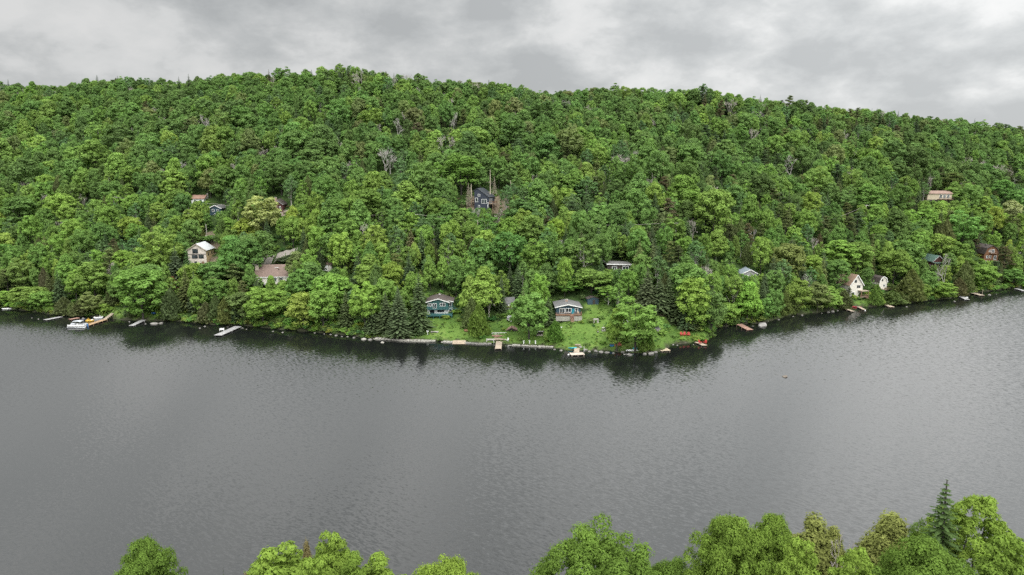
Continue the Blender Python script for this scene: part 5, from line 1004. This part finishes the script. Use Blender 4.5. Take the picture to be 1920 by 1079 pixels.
for r_ in sorted(rest, key=lambda r_: -r_['app']):
    if r_['app'] > 0 and quota.get(r_['k'], 0) > 0: quota[r_['k']] -= 1; plant(r_['k'], r_['x'], r_['y'], r_['H'], r_['W'], r_['t'], r_['z'])
    else: far.append(r_)

# points that carry the same tree kinds
def scatter(name, pts, kinds_ok=None):
    n = len(pts); me = bpy.data.meshes.new(name); me.vertices.add(n)
    me.vertices.foreach_set('co', np.array([(p['x'], p['y'], p['z'] - .1) for p in pts], np.float32).ravel())
    idx = []; scl = []
    for p in pts:
        i = random.randrange(len(PROTO[p['k']])); pr = PROTO[p['k']][i]; idx.append(PIDX[(p['k'], i)]); scl.append((p['W']/pr['W'], p['W']/pr['W'], p['H']/pr['H']))
    a = me.attributes.new('idx', 'INT', 'POINT'); a.data.foreach_set('value', np.array(idx, np.int32))
    for nm, arr in (('scl', scl), ('rot', [(rng.normal()*.03, rng.normal()*.03, rng.random()*2*pi) for _ in pts])):
        a = me.attributes.new(nm, 'FLOAT_VECTOR', 'POINT'); a.data.foreach_set('vector', np.array(arr, np.float32).ravel())
    a = me.attributes.new('tint', 'FLOAT_COLOR', 'POINT'); a.data.foreach_set('color', np.array([(*p['t'], 1) for p in pts], np.float32).ravel())
    o = bpy.data.objects.new(name, me); COL.objects.link(o); o['kind'] = 'stuff'
    ng = bpy.data.node_groups.new(name, 'GeometryNodeTree')
    ng.interface.new_socket('Geometry', in_out='INPUT', socket_type='NodeSocketGeometry'); ng.interface.new_socket('Geometry', in_out='OUTPUT', socket_type='NodeSocketGeometry')
    gi, go = ng.nodes.new('NodeGroupInput'), ng.nodes.new('NodeGroupOutput')
    ci = ng.nodes.new('GeometryNodeCollectionInfo'); ci.inputs['Collection'].default_value = PCOL; ci.inputs['Separate Children'].default_value = True; ci.inputs['Reset Children'].default_value = True
    ip = ng.nodes.new('GeometryNodeInstanceOnPoints'); ip.inputs['Pick Instance'].default_value = True
    def attr(nm, dt):
        q = ng.nodes.new('GeometryNodeInputNamedAttribute'); q.data_type = dt; q.inputs['Name'].default_value = nm; return q.outputs['Attribute']
    er = ng.nodes.new('FunctionNodeEulerToRotation')
    L = ng.links.new; L(gi.outputs[0], ip.inputs['Points']); L(ci.outputs[0], ip.inputs['Instance']); L(attr('idx', 'INT'), ip.inputs['Instance Index'])
    L(attr('rot', 'FLOAT_VECTOR'), er.inputs[0]); L(er.outputs[0], ip.inputs['Rotation']); L(attr('scl', 'FLOAT_VECTOR'), ip.inputs['Scale']); L(ip.outputs[0], go.inputs[0])
    md = o.modifiers.new('scatter', 'NODES'); md.node_group = ng; return o
tag(scatter('forest', far), 'dense mixed green hardwood forest covering the upper hillside to the ridge', 'forest')

# undergrowth: low leafy growth under the trees, along the bank and at the edges of the lawn
under = []
for _ in range(5200):
    t = rng.uniform(-.8, .8); ys = float(np.interp(t, SH_T, SH_Y)); d = .5 + 70*rng.random()**2.6; y = ys + d; x = t*y
    inl = any(bool(in_poly(x, y, P)) for P in (LAWN, BANK1, BANK2))
    if inl and rng.random() < .86: continue
    if any(bool(in_poly(x, y, P)) for P in PADS + ROADPOLY): continue
    if any(np.hypot(hx - x, hy - y) < hr*.8 for hx, hy, hr in FOOTPRINTS): continue
    s = rng.uniform(.35, .8) if inl else rng.uniform(.8, 2.4)
    tn = random.choice(['mid', 'bright', 'lime', 'lime', 'deep'] if d < 9 else ['mid', 'deep', 'bright', 'dark'])
    under.append(dict(k='shrub', x=x, y=y, z=h1(x, y), H=s*.8, W=s*1.3, t=np.array(T[tn])*(1 + .1*rng.normal(size=3))))
for P in PADS[:3]:
    P = np.array(P)
    for _ in range(60):
        x = rng.uniform(P[:, 0].min() - 3, P[:, 0].max() + 3); y = rng.uniform(P[:, 1].min() - 3, P[:, 1].max() + 3); s = rng.uniform(.4, 1.4)
        if any(np.hypot(hx - x, hy - y) < hr for hx, hy, hr in FOOTPRINTS): continue
        under.append(dict(k='shrub', x=x, y=y, z=h1(x, y), H=s*.8, W=s*1.3, t=np.array(T[random.choice(['olive', 'mid', 'brown', 'bright'])])))
tag(scatter('undergrowth', under), 'low green undergrowth and weeds along the far bank', 'undergrowth')
tufts = []
for P in (LAWN, BANK1, BANK2):
    Q = np.array(P)
    for _ in range(3000 if P is LAWN else 700):
        x = rng.uniform(Q[:, 0].min(), Q[:, 0].max()); y = rng.uniform(Q[:, 1].min(), Q[:, 1].max())
        if not bool(in_poly(x, y, P)) or h1(x, y) < .4: continue
        tn = random.choice(['lime', 'mid', 'bright', 'bright', 'mid']); s = rng.uniform(.2, .55)
        tufts.append(dict(k='shrub', x=x, y=y, z=h1(x, y), H=s*rng.uniform(.4, .8), W=s*1.6, t=np.array(T[tn])*(1 + .08*rng.normal(size=3))))
tag(scatter('grass', tufts), 'rough bright green grass on the lakeside lawn', 'grass')

# ------------------------------------------------------------------ near bank
NEAR = """265 1010 150 broad_near 17 mid 52 broad rounded deep-green tree alone at the bottom edge beside the open water
574 1006 26 cedar_near 16 brown 57 thin brownish conifer top poking up behind the pointed lime trees
624 994 140 maple_near 18 lime 54 pointed light-green tree with a tall leader, tallest of the small clump
515 1026 240 maple_near 15 lime 51 low yellow-green crown on the near bank beside the brownish conifer top
705 1038 175 maple_near 15 lime 52 small loose light-green crown between two taller yellow-green clumps at the bottom edge
838 1045 185 broad_near 15 yellow 51 rounded lime tree top at the bottom edge standing apart over open water
418 1064 16 spruce_near 13 spruce 53 tiny dark conifer tip just breaking the bottom edge
460 1073 24 cedar_near 13 brown 52 brown conifer tip low beside the tiny dark conifer tip
1125 983 236 broad_near 20 mid 52 wide spreading rounded green tree with gaps showing grey limbs
1262 1044 140 broad_near 15 mid 54 low green shoulder of foliage beside the wide spreading rounded tree
1020 1060 60 cedar_near 14 olive 56 olive conifer edge behind the wide spreading rounded green tree
1350 960 40 spruce_near 22 spruce 62 narrow dark conifer spire rising behind the large dome-shaped tree
1369 955 44 spruce_near 22 spruce 61 taller of two conifer spires behind the large dome-shaped tree
1375 962 180 broad_near 21 bright 52 large dome-shaped bright green tree on the near bank
1450 962 140 broad_near 21 bright 53 bright green crown joined to the dome-shaped tree on the spruce side
1526 957 84 cedar_near 19 olive 57 broad olive cedar standing over the water, wider of a pair
1566 984 54 cedar_near 17 olive 58 slimmer olive cedar of the pair over the water
1600 992 84 bare_near 16 grey 55 leafless grey tree with upright twigs between the olive cedars
1680 960 88 cedar_near 19 olive 57 olive conical cedar next to the leafless grey tree
1727 974 84 broad_near 18 mid 57 small round green crown between olive cedar and tall spruce
1776 899 108 spruce_near 26 bluegreen 54 tall dark pointed spruce, highest tree on the near bank
1838 930 190 maple_near 24 lime 55 loose light-green tree with visible pale limbs beside the tall spruce
1500 1008 150 maple_near 17 lime 47 lime maple foliage low in front of the dome-shaped tree
1610 1030 150 maple_near 16 lime 46 yellow-green maple foliage below the leafless grey tree
1740 1010 230 broad_near 18 mid 46 wide mid-green maple crown in front of the tall spruce
585 1046 150 maple_near 14 lime 48 dense yellow-green foliage under the pointed light-green tree
660 1034 140 maple_near 14 bright 50 green shoulder beside the pointed light-green tree
1890 1004 190 maple_near 18 bright 47 bright maple crown in the bottom corner below the loose light-green tree"""
for row in NEAR.split('\n'):
    f = row.split(' ', 7); u, v, w, k, H, t, y = float(f[0]), float(f[1]), float(f[2]), f[3], float(f[4]), f[5], float(f[6])
    d = ray(u, v); x = d[0]/d[1]*y; zt = CAMH + d[2]/d[1]*y; g = h1(x, y); dep = proj(x, y, zt - 3)[2]
    near_t = dict(lime=(.108,.160,.030), yellow=(.115,.165,.030), bright=(.086,.132,.025), mid=(.070,.114,.023), olive=(.125,.14,.042), brown=(.13,.11,.05), spruce=T['spruce'], bluegreen=(.048,.078,.026), grey=T['grey'])[t]
    plant(k, x, y, zt - g + .1, w*dep/FPX*{'broad_near': 1.08, 'maple_near': 1.15, 'spruce_near': 1.75, 'cedar_near': 2.3, 'bare_near': 1.2}[k], near_t, g, label=f[7], variant=0 if 'pointed light' in f[7] else None)
# ------------------------------------------------------------------ labels that single out each tree and rock
landmark(860, 120, 'the hill crest'); landmark(150, 150, 'the leftmost ridge'); landmark(1700, 210, 'the falling ridge')
KIND_WORD = dict(broad='broadleaf tree', birch='slender birch', spruce='spruce', cedar='cedar', pine='open-crowned pine', bare='leafless grey tree', bare_pale='pale leafless tree', dead='dead grey conifer', snag='broken dead trunk', shrub='leafy shrub')
ORD = ['', 'second ', 'third ', 'fourth ', 'fifth ', 'sixth ', 'seventh ', 'eighth ', 'ninth ', 'tenth ', 'eleventh ', 'twelfth ', 'thirteenth ', 'fourteenth ', 'fifteenth ', 'sixteenth ', 'seventeenth ', 'eighteenth ', 'nineteenth ', 'twentieth ']
def tone_word(t, kind):
    r, g, b = t; 
    if kind in ('bare', 'bare_pale', 'dead', 'snag'): return ''
    if r > g*.98: return 'brownish '
    if g > .195: return 'lime-green '
    if g > .165: return 'bright green '
    if r > .75*g: return 'olive '
    if g > .125: return 'mid-green '
    return 'deep green ' if g > .085 else 'dark green '
buckets = {}
for t in TREES:
    if t['label']: t['o']['label'] = t['label']; t['o']['group'] = 'trees on the near bank'; continue
    i = min(range(len(LAND)), key=lambda i: math.hypot(LAND[i][0] - t['u'], (LAND[i][1] - t['v'])*1.3)); lu, lv, ph = LAND[i]; du, dv = t['u'] - lu, t['v'] - lv
    side = ('uphill from' if dv < 0 else 'downhill from') if abs(dv) > abs(du)*.9 else ('to the left of' if du < 0 else 'to the right of')
    size = 'tall ' if t['H'] > 13.5 else 'small ' if t['H'] < 8 and t['kind'] != 'shrub' else ''
    buckets.setdefault((size + tone_word(t['tint'], t['kind']) + KIND_WORD[t['kind']], side, ph), []).append((math.hypot(du, dv), t))
for (look, side, ph), L in buckets.items():
    L.sort(key=lambda q: q[0])
    for k, (_, t) in enumerate(L):
        o = t['o']; lab = look + ' ' + side + ' ' + ph
        if len(L) > 1: lab = (ORD[min(k, 19)] + 'nearest ' if k else 'nearest ') + lab
        o['label'] = lab; o['group'] = CAT[t['kind']].replace('_', ' ') + 's of the far slope'
rb = {}
for r_ in ROCKS:
    if r_['label']: r_['o']['label'] = r_['label']; continue
    lu, lv, ph = min((l for l in LAND if l[1] > 540), key=lambda l: math.hypot(l[0] - r_['u'], l[1] - r_['v'])); look = 'pale shore rock' if r_['m'] is CONC else 'grey shore rock'
    rb.setdefault((look, 'to the left of' if r_['u'] < lu else 'to the right of', ph), []).append((abs(r_['u'] - lu), r_))
for (look, side, ph), L in rb.items():
    L.sort(key=lambda q: q[0])
    for k, (_, r_) in enumerate(L): r_['o']['label'] = (ORD[k] + 'nearest ' if len(L) > 1 else '') + look + ' ' + side + ' ' + ph
bpy.context.view_layer.update()
